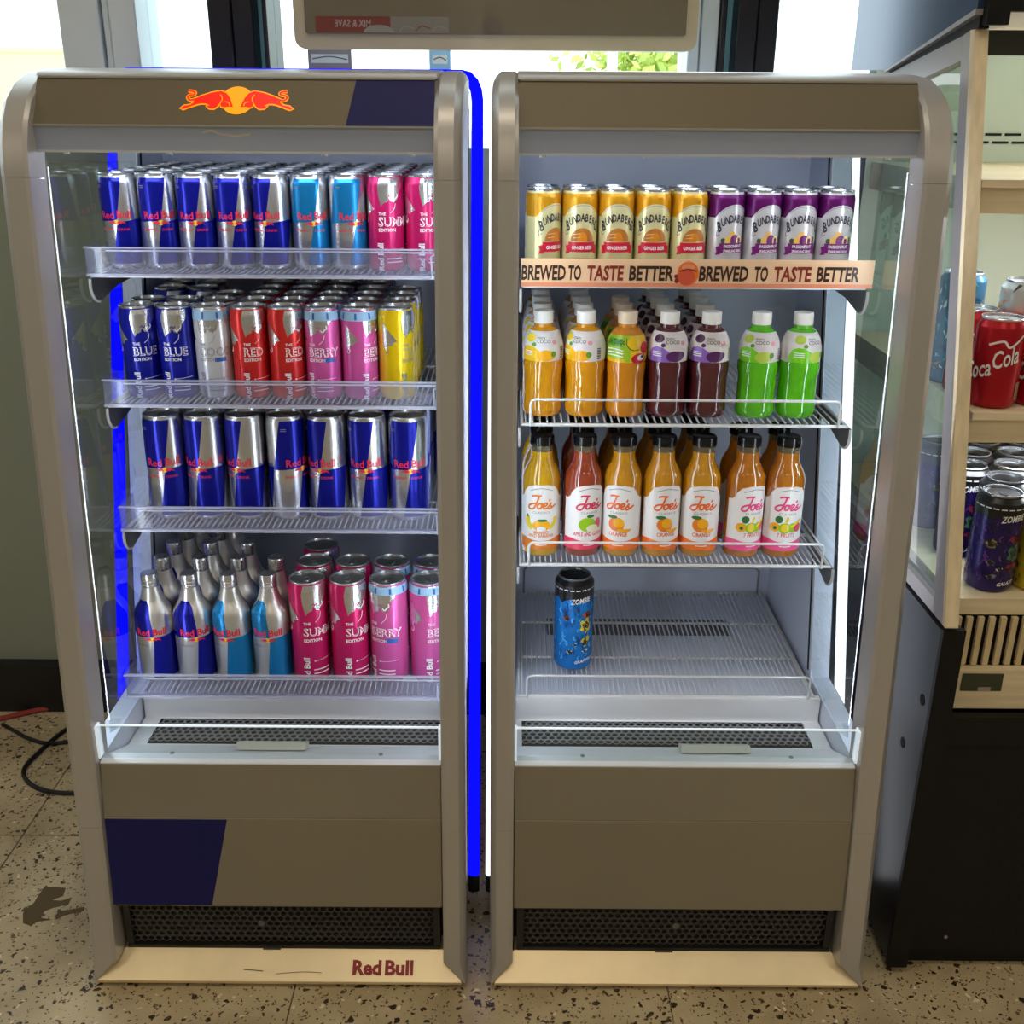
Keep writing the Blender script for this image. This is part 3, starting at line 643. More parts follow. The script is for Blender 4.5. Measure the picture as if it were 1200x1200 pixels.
def art_edition(r, h, word, col, ink=None, ring=False, body=None):
    a = Art(); X = lambda x: (x-122)/112*r; Yv = lambda y: h-.004-(y-190)/560*(h-.004); ink = ink or W_
    a.poly([(X(x), Yv(y)) for x, y in ((104, 192), (92, 240), (96, 290), (112, 356), (128, 336), (150, 330), (160, 305), (172, 326), (192, 334), (206, 316), (212, 322), (224, 280), (250, 250), (262, 192))], SV, 0)
    a.stroke([(X(x), Yv(y)) for x, y in ((178, 310), (190, 322), (204, 308), (216, 300), (212, 284))], .05*r, ink, 1); a.stroke([(X(x), Yv(y)) for x, y in ((150, 300), (162, 292), (170, 302), (182, 290))], .045*r, col, 1)
    a.stroke([(X(x), Yv(y)) for x, y in ((200, 340), (192, 372), (165, 398))], .025*r, ink, 1)
    a.poly([(X(x), Yv(y)) for x, y in ((-30, 262), (-6, 292), (26, 330), (66, 378), (40, 384), (26, 410), (8, 400), (-10, 440), (-34, 400))], SV, 0)
    a.stroke([(X(x), Yv(y)) for x, y in ((-20, 440), (-8, 455), (4, 440), (0, 425))], .05*r, ink, 1)
    a.text('THE', X(96), Yv(410), .21*r, ink, 2, bold=.02)
    for off, m, l in ((.035, ink, 2), (-.012, col, 3)): a.text(word, X(92), Yv(474), .64*r, m, l, bold=off, sx=.95)
    a.text('EDITION', X(94), Yv(508), .24*r, ink, 2, bold=.02)
    a.text('Red Bull', X(118), Yv(745), .44*r, ink, 2, bold=.03, rot=PI/2)
    a.stroke([(X(150), Yv(622)), (X(262), Yv(614))], .02*r, ink, 1); a.ell(X(150), Yv(622), .04*r, .04*r, ink, 1, 10)
    for q in range(2): a.rect(X(140), X(240), Yv(676+q*22), Yv(670+q*22), ink, 1)
    if ring:
        a.rect(-PI*r, PI*r, h-.0185, h-.0055, pr('ring_blue', (150, 190, 222)), 1)
        for k in range(8): a.rect(-PI*r+(k+.1)*PI*r/4, -PI*r+(k+.25)*PI*r/4, h-.0165, h-.0075, pr('ring_ink', (40, 90, 170)), 2)
        a.rect(X(190), X(262), Yv(512), Yv(486), pr('ring_ink', (40, 90, 170)), 2)
    return a
def col(n, rgb): return pr(n, rgb, metal=.35, rough=.27)
c_blue, c_white, c_redc, c_pink, c_yel, c_sum = col('edition_blue', (16, 24, 150)), col('edition_white', (214, 216, 218)), col('edition_red', (214, 44, 40)), col('edition_pink', (214, 92, 164)), col('edition_yellow', (232, 196, 10)), col('edition_magenta', (206, 28, 104))
r1, h1 = .0259, .1300; r2, h2 = .0263, .1345; r3, h3 = .0298, .1650; r4, h4 = .0300, .1720
make_can('rb250', r1, h1, m_alum, art_rb(r1, h1, RB)); make_can('rbsf250', r1, h1, m_alum, art_rb(r1, h1, RS))
make_can('summer250', r1, h1, c_sum, art_edition(r1, h1, 'SUMMER', c_sum))
for k, wd, c, ink, ring in (('blue', 'BLUE', c_blue, None, False), ('coco', 'COCONUT', c_white, GR, True), ('red', 'RED', c_redc, None, False), ('berry', 'BERRY', c_pink, None, True), ('trop', 'TROPICAL', c_yel, GR, False)):
    make_can(k, r2, h2, c, art_edition(r2, h2, wd, c, ink, ring))
make_can('rb473', r3, h3, m_alum, art_rb(r3, h3, RB))
make_can('summer473', r4, h4, c_sum, art_edition(r4, h4, 'SUMMER', c_sum)); make_can('berry473', r4, h4, c_pink, art_edition(r4, h4, 'BERRY', c_pink, None, True))

def fill(keys, names, xs, Dc, zb, rows, dia, shelf_name, side, cat, what, jitter=.0002, rots=None, skip=(), tabrows=2, dpitch=None):
    """columns of identical drinks standing one behind the other"""
    dp = dpitch or dia+.0012; n = len(xs)
    for c in range(n):
        nr = rows[c] if isinstance(rows, (list, tuple)) else rows
        for r_ in range(nr):
            if (c, r_) in skip: continue
            rz = (rots[c] if rots and r_ == 0 else random.uniform(-.5, .5))
            x = xs[c]+(0 if r_ == 0 else random.uniform(-jitter, jitter)); y = Dc+r_*dp
            pos = '%s column from left, %s' % (ORD[c], 'front row' if r_ == 0 else '%s row back' % ORD[r_])
            place(keys[c], what, (x, y, zb), rz, '%s, %s, %s shelf, %s cooler' % (names[c], pos, shelf_name, side), cat, '%ss on the %s shelf of the %s cooler' % (cat, shelf_name, side), tabs=r_ < tabrows)
def cols(pxs, y, D): return [at_y(p, y, D).x for p in pxs]

# left cooler, top shelf: nine columns of slim cans
x0, x1 = -.5075, -.0803
xs = [x0+(x1-x0)*k/8 for k in range(9)]
fill(['rb250']*5+['rbsf250']*2+['summer250']*2, ['blue and silver can']*5+['light blue silver can']*2+['magenta and silver can']*2, xs, 1.555, ZL[0]+.0001, 6, 2*r1, 'top', 'left', 'can', 'drink_can', rots=[.0, .30, .12, .15, -.28, .28, .48, -.05, .12], dpitch=.0535)
# second shelf: eight columns of edition cans
xs = cols([167+41.8*k for k in range(8)], 415, 1.555)
d_ = [xs[0]+k*max(.0538, (xs[7]-xs[0])/7) for k in range(8)]
fill(['blue', 'blue', 'coco', 'red', 'red', 'berry', 'berry', 'trop'], ['deep blue can', 'deep blue can', 'white can', 'red can', 'red can', 'pink can', 'pink can', 'yellow can'], d_, 1.553, ZL[1]+.0001, [5, 5, 3, 6, 6, 6, 6, 4], 2*r2, 'second', 'left', 'can', 'drink_can', rots=[.15, -.25, -.35, .1, .35, -.45, .60, .68], skip=((0, 2), (1, 2)), dpitch=.0542)
# third shelf: seven columns of tall cans
xs = cols([196+47.2*k for k in range(7)], 550, 1.56); d_ = [xs[0]+k*max(.0608, (xs[6]-xs[0])/6) for k in range(7)]
fill(['rb473']*7, ['tall blue and silver can']*7, d_, 1.562, ZL[2]+.0001, 4, 2*r3, 'third', 'left', 'can', 'drink_can', rots=[.12, -.28, -.42, .95, -.32, -.05, .12], dpitch=.0612)
# bottom shelf: aluminium bottles and tall pink cans
RBH, RBR = .177, .0302
bp = [(RBR*.88, .0008), (RBR, .006), (RBR, .107), (RBR*.985, .112), (RBR*.93, .118), (RBR*.80, .125), (RBR*.66, .131), (RBR*.58, .137), (RBR*.50, .146), (RBR*.44, .153), (RBR*.42, .1558)]
def rb_bottle(key, blue):
    bm = bmesh.new(); lathe(bm, [(0, .0015), (RBR*.8, .0015)]+bp, 32); me = mesh_of(bm, 'bottle_body', mat('bottle_satin', (206, 204, 200), .33, .85))
    bm = bmesh.new(); c = RBR*.44; lathe(bm, [(c*.95, .1555), (c, .157), (c, .160), (c*.95, .1605), (c*.95, .162), (c, .1625), (c, .1655), (c*.95, .166), (c*.95, .1672), (c, .1678), (c, .1745), (c*.93, .1768), (0, .177)], 24)
    cap = mesh_of(bm, 'screw_cap', m_alum)
    a = Art(); r, h = RBR, .152; P = PI*r; mid = .078; bot = .006; top = .136; b = lambda v: (v/h-.5)*.5*r+.3*r
    for k in (0, 1):
        q = k*P
        a.poly([(q+b(mid)-P/2, mid-.03*r), (q+b(mid), mid+.05*r), (q+.16*r, .128), (q-.05*r, top), (q-.85*r, top), (q-1.25*r, .110)], blue, 0)
        a.poly([(q+b(mid), mid-.02*r), (q+b(mid)+P/2, mid+.1*r), (q+b(bot)+P/2, bot), (q+b(bot), bot)], blue, 0)
        a.text('Red', q+.12*r, mid+.12*r, .52*r, RR, 2, 'r', bold=.03, sx=.92); a.text('Bull', q+.27*r, mid+.14*r, .52*r, RR, 2, 'l', bold=.03, sx=.92)
        bulls(a, q+.2*r, mid-.1*r, .9*r, RR, YY, 2, False); a.text('ENERGY', q+.05*r, mid-.5*r, .18*r, GR, 2, 'r')
    DES[key] = [('body', me), ('label_print', a.mesh('label_print', wrap(bp, r), r*.13, None, [z for _, z in bp])), ('screw_cap', cap)]
rb_bottle('btl', RB); rb_bottle('btls', RS)
zb = ZL[3]+.0001
caps = [[(176, 678), (190, 665), (200, 653), (214, 640), (228, 632)], [(222, 680), (231, 666), (240, 654), (251, 641), (265, 632)], [(265.5, 682), (273, 667), (282, 654)], [(310, 682), (318, 666)]]
d0 = [-.5165+.0613*i for i in range(4)]
for c, L_ in enumerate(caps):
    for r_ in range(len(L_)):
        nm = 'blue silver aluminium bottle' if c < 2 else 'light blue silver aluminium bottle'
        place('btl' if c < 2 else 'btls', 'aluminium_bottle', (d0[0]+c*max(.0612, (d0[3]-d0[0])/3), 1.512+.064*r_, zb), ([.1, .35, -.15, .0][c] if r_ == 0 else random.uniform(-.4, .4))-.2, '%s, %s column from left, %s, bottom shelf' % (nm, ORD[c], 'front row' if r_ == 0 else ORD[r_]+' row back'), 'bottle', 'bottles on the bottom shelf of the left cooler')
pk = cols([357, 403, 449, 496], 740, 1.512); pk = [pk[0]+k*max(.0607, (pk[3]-pk[0])/3) for k in range(4)]
off = (d0[0]+3*max(.0612, (d0[3]-d0[0])/3)+.0612)-pk[0]
if off > 0: pk = [p+off for p in pk]
fill(['summer473', 'summer473', 'berry473', 'berry473'], ['tall magenta can']*2+['tall pink can']*2, pk, 1.512, zb, [3, 2, 2, 2], 2*r4, 'bottom', 'left', 'can', 'drink_can', rots=[.1, .2, -.7, .25], dpitch=.066)

# right cooler, top shelf: slim soft drink cans
rB, hB = .0248, .1235
def art_ginger(r, h, kind):
    a = Art(); top = h-.006
    if kind == 'g':
        gold = col('gold', (206, 146, 20)); ink = pr('navy_ink', (34, 36, 52)); rib = pr('ribbon_red', (200, 24, 52))
    else:
        gold = col('plum', (96, 16, 92)); ink = pr('navy_ink', (34, 36, 52)); rib = pr('ribbon_plum', (112, 24, 104))
    for k in (0, 1):
        q = k*PI*r
        arch = [(q-PI/2*r, .70*h), (q-1.15*r, .70*h)]+[(q+1.15*r*math.sin(t), .70*h+.145*h*(1-abs(math.sin(t))**2.2)) for t in [(-PI/2)+PI*i/14 for i in range(1, 14)]]+[(q+1.15*r, .70*h), (q+PI/2*r, .70*h)]
        a.poly(arch+[(q+PI/2*r, top), (q-PI/2*r, top)], gold, 0)
        if k: continue
        a.stroke([(q-.9*r, .745*h), (q-.5*r, .805*h), (q, .825*h), (q+.5*r, .805*h), (q+.9*r, .745*h)], .035*r, GR, 1)
        wd = 'BUNDABERG'
        for i, ch in enumerate(wd):
            t = (i-4)/4; s = .62*r if i in (0, 8) else .46*r
            a.text(ch, q+(t if abs(t) < .99 else t*.95)*.86*r, .655*h-.075*h*t*t-(.03*h if i in (0, 8) else 0), s*1.25, ink, 2, 'c', bold=.03, sx=.56, rot=-t*.22)
        a.stroke([(q-.80*r, .60*h), (q-1.02*r, .54*h), (q-1.0*r, .50*h), (q-.84*r, .52*h)], .03*r, ink, 2)
        if kind == 'g':
            a.ell(q, .435*h, .68*r, .145*h, pr('barrel', (176, 110, 44)), 1, 18, 0, PI); a.ell(q, .435*h, .30*r, .10*h, pr('barrel_amber', (206, 128, 30)), 2, 14, 0, PI)
            for v in (.47, .51): a.stroke([(q-.5*r, v*h), (q-.1*r, v*h+.01*h)], .03*r, pr('barrel_pale', (226, 190, 130)), 3)
        else:
            a.ell(q-.10*r, .49*h, .22*r, .07*h, pr('fruit_gold', (222, 176, 90)), 1, 14).ell(q+.05*r, .455*h, .26*r, .065*h, pr('ribbon_plum', (112, 24, 104)), 2, 14).ell(q+.36*r, .45*h, .2*r, .06*h, pr('fruit_cream', (240, 214, 150)), 2, 14).ell(q+.36*r, .45*h, .1*r, .035*h, pr('ribbon_plum', (112, 24, 104)), 3, 10).ell(q-.36*r, .45*h, .16*r, .05*h, pr('fruit_gold', (222, 176, 90)), 2, 12).ell(q-.62*r, .45*h, .14*r, .03*h, pr('leaf', (60, 84, 44)), 1, 10).ell(q+.66*r, .46*h, .12*r, .04*h, pr('leaf', (60, 84, 44)), 1, 10)
        a.rect(q-.80*r, q+.80*r, .315*h, .425*h, rib, 3)
        a.poly([(q-.80*r, .395*h), (q-1.02*r, .38*h), (q-.95*r, .335*h), (q-1.02*r, .29*h), (q-.72*r, .30*h)], rib, 2); a.poly([(q+.80*r, .395*h), (q+1.02*r, .38*h), (q+.95*r, .335*h), (q+1.02*r, .29*h), (q+.72*r, .30*h)], rib, 2)
        if kind == 'g': a.text('GINGER BEER', q, .345*h, .27*r, W_, 4, 'c', bold=.02, sx=.72)
        else:
            a.text('PASSIONFRUIT', q, .375*h, .23*r, W_, 4, 'c', bold=.02, sx=.74); a.text('SPARKLING DRINK', q, .325*h, .20*r, W_, 4, 'c', bold=.02, sx=.66)
        for v, l in ((.215, .42), (.185, .36), (.13, .3)): a.rect(q-l*r, q+l*r, v*h, (v+.008)*h, GR, 2)
        a.ell(q, .133*h, .05*r, .014*h, ink, 3, 8)
        for i in range(9): a.rect(q+1.30*r, q+1.50*r, (.18+.05*i)*h, (.187+.05*i)*h, GR, 2)
    return a
make_can('ginger', rB, hB, col('cream_can', (222, 214, 160)), art_ginger(rB, hB, 'g'))
make_can('passion', rB, hB, col('white_can', (208, 206, 206)), art_ginger(rB, hB, 'p'))
xs = cols([636.5+42.55*k for k in range(9)], 265, 1.552)
fill(['ginger']*5+['passion']*4, ['gold and cream can']*5+['purple and white can']*4, xs, 1.550, ZR[0]+.0001, 2, 2*rB, 'top', 'right', 'can', 'drink_can', rots=[.75, .12, .05, .06, .22, .38, .34, .12, .10], dpitch=.0522)

# second shelf: round shouldered juice bottles
MH, MR = .1535, .0298
mp_ = [(MR*.86, .0005), (MR*.97, .005), (MR, .012), (MR*.965, .024), (MR*.965, .060), (MR, .070), (MR*1.0, .0795), (MR*.965, .0815), (MR*.965, .0835), (MR*.995, .090), (MR*1.0, .098), (MR*.975, .106), (MR*.90, .115), (MR*.76, .1235), (MR*.60, .129), (MR*.47, .131), (MR*.46, .1365)]
def mogu(key, juice, artf, capc):
    bm = bmesh.new(); lathe(bm, [(0, .002), (MR*.75, .002)]+mp_, 32)
    for v in bm.verts:                                                         # moulded upright flutes on the lower body
        if .02 < v.co.z < .066:
            a = math.atan2(v.co.x, -v.co.y); k = 1-.022*(1+math.cos(a*8)); v.co.x *= k; v.co.y *= k
    me = mesh_of(bm, 'bottle_body', juice); c = MR*.485
    bm = bmesh.new(); lathe(bm, [(c*.97, .1362), (c, .137), (c, .152), (c*.95, .1535), (0, .1535)], 30)
    for v in bm.verts:
        if .1365 < v.co.z < .1525:
            a = math.atan2(v.co.x, -v.co.y); k = 1-.012*(1+math.cos(a*30)); v.co.x *= k; v.co.y *= k
    DES[key] = [('body', me), ('label_print', artf.mesh('label_print', wrap(mp_, MR), MR*.13, None, [z for _, z in mp_])), ('screw_cap', mesh_of(bm, 'screw_cap', capc))]
def label_mogu(blob, blob2, leaf, fr, ptn=0):
    a = Art(); r = MR; lab = pr('sleeve_white', (222, 216, 214)); b0, t0 = .084, .1275
    a.rect(-2.2*r, 2.2*r, b0, t0-.001, lab, 0); gy = pr('sleeve_grey', (96, 92, 100)); pk_ = pr('sleeve_pink', (226, 150, 160))
    a.ell(-.75*r, .1175, .32*r, .0062, fr, 1, 14)
    a.poly([(-1.25*r, b0), (-1.30*r, .092), (-1.1*r, .103), (-.8*r, .1065), (-.45*r, .105), (-.15*r, .0995), (-.05*r, .092), (.0*r, b0)], blob, 1)
    a.ell(.18*r, .0925, .46*r, .0082, blob2, 2, 18); a.ell(.55*r, .0945, .14*r, .0045, leaf, 3, 10); a.ell(-.45*r, .1085, .12*r, .003, leaf, 2, 10)
    a.text('maru', -.32*r, .1165, .20*r, gy, 3, bold=.01, sx=1.1); a.text('COCO', -.32*r, .1108, .23*r, gy, 3, bold=.015, sx=1.05); a.ell(.62*r, .1115, .13*r, .0032, pk_, 3, 10)
    for q in range(3): a.rect(-1.0*r, -.5*r, .0925+.0028*q, .0937+.0028*q, W_, 3)
    for i in range(9): a.rect(.98*r, 1.22*r, .0875+.0018*i, .0875+.0018*i+(.0007 if i % 2 else .0012), K_, 3)
    return a
def label_mix():
    a = Art(); r = MR; lime = pr('mix_lime', (150, 190, 40)); yl = pr('mix_yellow', (238, 196, 30)); rd = pr('mix_red', (196, 24, 44)); dk = pr('mix_green', (40, 96, 30))
    a.rect(-2.1*r, 2.1*r, .083, .1215, yl, 0); a.rect(-1.35*r, .15*r, .0835, .1215, lime, 1); a.rect(-1.35*r, -.1*r, .0835, .0885, yl, 2)
    a.poly([(-1.2*r, .107), (-.3*r, .106), (-.25*r, .1165), (-1.15*r, .1175)], pr('mix_leaf', (84, 150, 40)), 2); a.text('de CoCo', -1.15*r, .1095, .34*r, dk, 3, bold=.03, sx=.8)
    for q in range(3): a.stroke([(-1.2*r, .092+.0045*q), (-.7*r, .0935+.0045*q), (-.2*r, .0915+.0045*q)], .05*r, W_, 3)
    a.ell(.35*r, .1105, .42*r, .009, yl, 2, 16).stroke([(-.05*r, .118), (-.02*r, .108), (.25*r, .1015), (.6*r, .102)], .04*r, K_, 3)
    a.ell(1.0*r, .1035, .33*r, .0085, rd, 3, 16).ell(.62*r, .0885, .42*r, .0078, rd, 4, 16).ell(.72*r, .090, .22*r, .0045, W_, 5, 12).ell(.78*r, .0915, .1*r, .002, K_, 6, 10)
    return a
def juice(n, rgb, **k): return mat('juice_'+n, rgb, rough=.12, coat=1.0, spec=.5, noise=.07, nscale=60, **k)
orange = pr('fruit_orange', (240, 172, 30)); green_l = pr('leaf_green', (96, 150, 50))
mogu('mg_orange', juice('orange', (208, 140, 12)), label_mogu(pr('label_yellow', (238, 186, 20)), orange, green_l, pr('label_lemon', (234, 200, 40))), mat('cap_white', (236, 236, 230), .4))
mogu('mg_mix', juice('amber', (200, 126, 16)), label_mix(), mat('cap_cream', (226, 206, 178), .4))
mogu('mg_grape', juice('grape', (78, 24, 30)), label_mogu(pr('label_violet', (142, 102, 190)), pr('fruit_plum', (88, 38, 96)), pr('fruit_plum', (88, 38, 96)), pr('fruit_dark', (70, 30, 66))), mat('cap_white', (236, 236, 230)))
mogu('mg_apple', juice('apple', (84, 180, 16)), label_mogu(pr('label_green', (120, 206, 30)), pr('fruit_melon', (184, 206, 80)), pr('leaf_green', (96, 150, 50)), pr('fruit_melon', (184, 206, 80))), mat('cap_white', (236, 236, 230)))
xs = cols([636, 685, 732, 781, 829, 886.5, 934.5], 440, 1.555)
for i in range(1, 7): xs[i] = max(xs[i], xs[i-1]+.0604)
fill(['mg_orange']*2+['mg_mix']+['mg_grape']*2+['mg_apple']*2, ['orange juice bottle']*2+['green-labelled amber bottle']+['grape juice bottle']*2+['green juice bottle']*2, xs, 1.553, ZR[1]+.0001, [5, 5, 3, 5, 5, 1, 1], 2*MR, 'second', 'right', 'bottle', 'juice_bottle', rots=[-.05, -.45, -.05, .05, -.05, -.12, .45], dpitch=.0608, jitter=.0002)

# third shelf: glass juice bottles with black lids
JH, JR = .190, .0297
jp = [(JR*.90, .0006), (JR, .005), (JR, .118), (JR*.985, .124), (JR*.93, .131), (JR*.80, .140), (JR*.66, .147), (JR*.59, .153), (JR*.57, .160), (JR*.565, .172)]
def joe(key, jc, ink, band, fruit, words):
    bm = bmesh.new(); lathe(bm, [(0, .002), (JR*.8, .002)]+[p for p in jp if p[1] < .166]+[(JR*.567, .166)], 32); me = mesh_of(bm, 'bottle_body', jc)
    bm = bmesh.new(); lathe(bm, [(JR*.567, .166), (JR*.565, .173), (JR*.60, .1735), (JR*.60, .1755), (JR*.5, .176), (JR*.5, .166)], 30); nk = mesh_of(bm, 'glass_neck', clear('bottle_glass', (225, 228, 220), body=.25, body_rgb=(170, 160, 130), ior=1.5))
    bm = bmesh.new(); c = JR*.635; lathe(bm, [(c*.9, .1752), (c, .1758), (c*1.01, .178), (c, .186), (c*.93, .1893), (c*.85, .190), (c*.8, .1893), (0, .1893)], 30)
    for v in bm.verts:
        if .177 < v.co.z < .187:
            a_ = math.atan2(v.co.x, -v.co.y); k = 1-.015*(1+math.cos(a_*6)); v.co.x *= k; v.co.y *= k
    lid = mesh_of(bm, 'twist_lid', mat('lid_gloss_black', (14, 14, 16), .18))
    a = Art(); r = JR; wl = pr('label_paper', (232, 230, 228))
    arch = [(-1.45*r, .030), (1.45*r, .030), (1.45*r, .094), (1.22*r, .094), (1.05*r, .098), (.95*r, .105), (.7*r, .113), (.3*r, .1165), (-.3*r, .1165), (-.7*r, .113), (-.95*r, .105), (-1.05*r, .098), (-1.22*r, .094), (-1.45*r, .094)]
    rim_ = [(x*1.015, y+(.0012 if y > .05 else -.001)) for x, y in arch]
    a.poly(rim_, pr('label_rim', (240, 214, 200)), 0); a.poly(arch, wl, 1)
    a.rect(-1.5*r, 1.5*r, .0125, .0305, band, 2); a.poly([(-.9*r, .0305), (-.45*r, .0275), (0, .0265), (.45*r, .0275), (.9*r, .0305)], wl, 3)
    joes(a, -.02*r, .079, .92*r, ink, 3)
    a.text('CLASSICS', 0, .0715, .17*r, GR, 3, 'c', sx=1.3); a.stroke([(-.6*r, .108), (0, .1125), (.6*r, .108)], .03*r, GR, 3)
    og, yl, gn, dk = pr('fruit_orange', (240, 172, 30)), pr('fruit_yellow', (232, 204, 40)), pr('fruit_green', (150, 196, 30)), pr('fruit_leaf', (52, 110, 60))
    og2, pk_ = pr('fruit_deep_orange', (232, 128, 40)), pr('fruit_rose', (216, 84, 100))
    if fruit == 'orange':
        a.ell(-.1*r, .0545, .42*r, .0115, og2, 3).ell(.02*r, .057, .28*r, .008, og, 4).ell(.32*r, .0475, .36*r, .0065, og, 5, 16, PI, 2*PI).ell(-.32*r, .0665, .26*r, .003, dk, 4)
    elif fruit == 'mango':
        a.stroke([(-.75*r, .066), (-.7*r, .054), (-.45*r, .047)], .26*r, yl, 3).stroke([(.78*r, .065), (.7*r, .054), (.4*r, .047)], .22*r, yl, 3).ell(0, .052, .46*r, .0095, og, 4).ell(.05*r, .0605, .26*r, .0022, dk, 5).ell(0, .0465, .24*r, .004, W_, 5).ell(-.74*r, .067, .06*r, .0025, dk, 5, 8)
    elif fruit == 'apple':
        a.ell(-.1*r, .054, .46*r, .0115, gn, 3).ell(.52*r, .0545, .2*r, .009, pk_, 4).ell(.18*r, .0475, .34*r, .0062, pr('guava_flesh', (226, 230, 196)), 5).ell(.05*r, .0675, .2*r, .0026, dk, 4)
    else:
        a.ell(-.62*r, .051, .28*r, .0075, og, 3).ell(-.6*r, .050, .1*r, .003, dk, 4, 10).ell(-.1*r, .050, .32*r, .009, gn, 4).ell(-.1*r, .0505, .2*r, .007, yl, 5).ell(.3*r, .0505, .26*r, .008, gn, 3).ell(.62*r, .0505, .24*r, .0078, pk_, 4).stroke([(.2*r, .052), (.5*r, .057), (.8*r, .063)], .14*r, yl, 5).ell(-.42*r, .064, .2*r, .006, dk, 3).stroke([(-.05*r, .060), (.02*r, .066), (.0*r, .068)], .14*r, yl, 4)
    for k, t in enumerate(words): a.text(t, 0, .0352-.0052*(k-(len(words)-1)*.5)*1.05, .255*r if len(words) > 1 else .30*r, ink, 3, 'c', bold=.02, sx=.62 if len(t) > 10 else .8)
    a.stroke([(-.3*r, .020), (0, .0195), (.3*r, .020)], .05*r, W_, 3)
    DES[key] = [('body', me), ('glass_neck', nk), ('label_print', a.mesh('label_print', wrap(jp, r), r*.13, None, [z for _, z in jp])), ('twist_lid', lid)]
io, ip, im = pr('ink_orange', (232, 104, 44)), pr('ink_pink', (226, 66, 126)), pr('ink_crimson', (214, 52, 86))
joe('j_mango', juice('mango', (198, 148, 12)), pr('ink_amber', (226, 122, 44)), pr('band_amber', (226, 128, 40)), 'mango', ['MANGO', 'AND BANANA'])
joe('j_guava', juice('guava', (146, 58, 32)), im, pr('band_crimson', (226, 60, 92)), 'apple', ['APPLE AND GUAVA'])
joe('j_orange', juice('valencia', (190, 130, 20)), io, pr('band_orange', (240, 116, 30)), 'orange', ['ORANGE'])
joe('j_fruits', juice('tropic', (178, 106, 22)), ip, pr('band_pink', (240, 84, 146)), 'fruits', ['7 FRUITS'])
xs = cols([634, 683, 728.5, 772.5, 816.5, 871.5, 916], 590, 1.555)
for i in range(1, 7): xs[i] = max(xs[i], xs[i-1]+.0606)
fill(['j_mango', 'j_guava', 'j_orange', 'j_orange', 'j_orange', 'j_fruits', 'j_fruits'], ['yellow mango juice bottle', 'reddish juice bottle', 'orange juice glass bottle', 'orange juice glass bottle', 'orange juice glass bottle', 'pink-banded juice bottle', 'pink-banded juice bottle'], xs, 1.553, ZR[2]+.0001, [3, 3, 3, 3, 3, 2, 2], 2*JR, 'third', 'right', 'bottle', 'juice_bottle', rots=[.0, .30, -.25, .22, .02, .35, .05], dpitch=.0614)

# bottom rack: one lone tall can with a black top
def art_zombie(r, h, base, drip, accent, spots, tag_txt):
    a = Art(); n = 26; top = h-.0031
    pts = []
    for i in range(n+1):
        u = -PI*r+2*PI*r*i/n; pts.append((u, .80*h-(.055*h if i % 3 == 1 else (.015*h if i % 3 == 2 else 0))))
    a.poly(pts+[(PI*r, top), (-PI*r, top)], K_, 1)
    rs = random.Random(3)
    for k in range(240):
        u, v = rs.uniform(-PI*r, PI*r), rs.uniform(.05, .74)*h; s = rs.uniform(.04, .085)*r
        a.stroke([(u, v), (u+s*rs.uniform(-2, 2), v+s*2), (u+s*rs.uniform(-2, 2), v+s*3.5)], s, drip if k % 3 else accent, 1, 3)
    for k in range(20): a.rect(-PI*r+(k+.1)*PI*r/10, -PI*r+(k+.82)*PI*r/10, h-.0185, h-.0168, W_, 2)
    a.text('ZOMBIE', -.22*r, .745*h, .40*r, W_, 3, 'l', bold=.02, shear=.3, sx=.72, rot=.10)
    for cx, cy, rx, ry, m in spots:
        a.poly([(cx*r+rx*r*q_*math.cos(t_), cy*h+ry*h*q_*math.sin(t_)) for t_, q_ in [(2*PI*i/16, rs.uniform(.55, 1.15)) for i in range(16)]], m, 2)
        for _ in range(7): a.stroke([(cx*r+rx*r*rs.uniform(-.7, .7), cy*h+ry*h*rs.uniform(-.8, .8)) for _q in range(3)], .05*r, K_, 3, 3)
    a.text(tag_txt, .05*r, .085*h, .22*r, W_, 3, 'l', bold=.03, shear=.3, rot=.10)
    return a
rZ, hZ = .0322, .1655
zb_ = col('zombie_blue', (24, 124, 206)); zd = pr('zombie_navy', (10, 48, 110)); zl = pr('zombie_sky', (70, 168, 232))
zy, zo = pr('zombie_yellow', (214, 196, 50)), pr('zombie_orange', (206, 88, 40))
make_can('z_blue', rZ, hZ, zb_, art_zombie(rZ, hZ, zb_, zd, zl, [(.62, .50, .34, .09, zy), (.74, .62, .30, .05, zo), (.62, .33, .26, .06, zy), (-.42, .60, .18, .04, zo), (.05, .30, .12, .02, W_), (-.2, .22, .2, .02, W_), (.6, .22, .2, .02, W_)], 'GRAPEFRUIT'), nk=.82, lid=m_lidk, tab=m_lidk, rim=m_ringk)
p = at_z(671, 779, ZR[3]); place('z_blue', 'energy_drink_can', (p.x, 1.607, ZR[3]+.0001), 0, 'tall blue can with black top standing alone on the bottom rack', 'can', None)

# ------------------------------------------------------------------ black cabinet with wooden trim on the right
m_cab = mat('cabinet_black', (15, 15, 16), .5, spec=.3, noise=.15, nscale=30); m_cabs = mat('cabinet_side', (34, 35, 38), .35, .1, noise=.12, nscale=40)
m_wood = mat('trim_wood', (230, 212, 176), .55, noise=.12, nscale=9, stretch=(9, 9, .7)); m_woodh = mat('shelf_wood', (226, 208, 172), .55, noise=.12, nscale=9, stretch=(.7, 9, 9))
m_steel = mat('post_steel', (160, 152, 150), .35, .5); m_cback = mat('cabinet_liner', (178, 188, 172), .5, noise=.03, nscale=5)
m_can_sheen = mat('canopy_black_sheen', (46, 66, 100), .22, .35)  # glossy black part; the window's bluish sheen is put into the colour
A0, A1 = .638, 1.340
cab = thing('display_cabinet', ((A0+A1)/2, 1.65, 0), 'black display cabinet with pale wooden posts and shelves at right edge', 'cabinet')
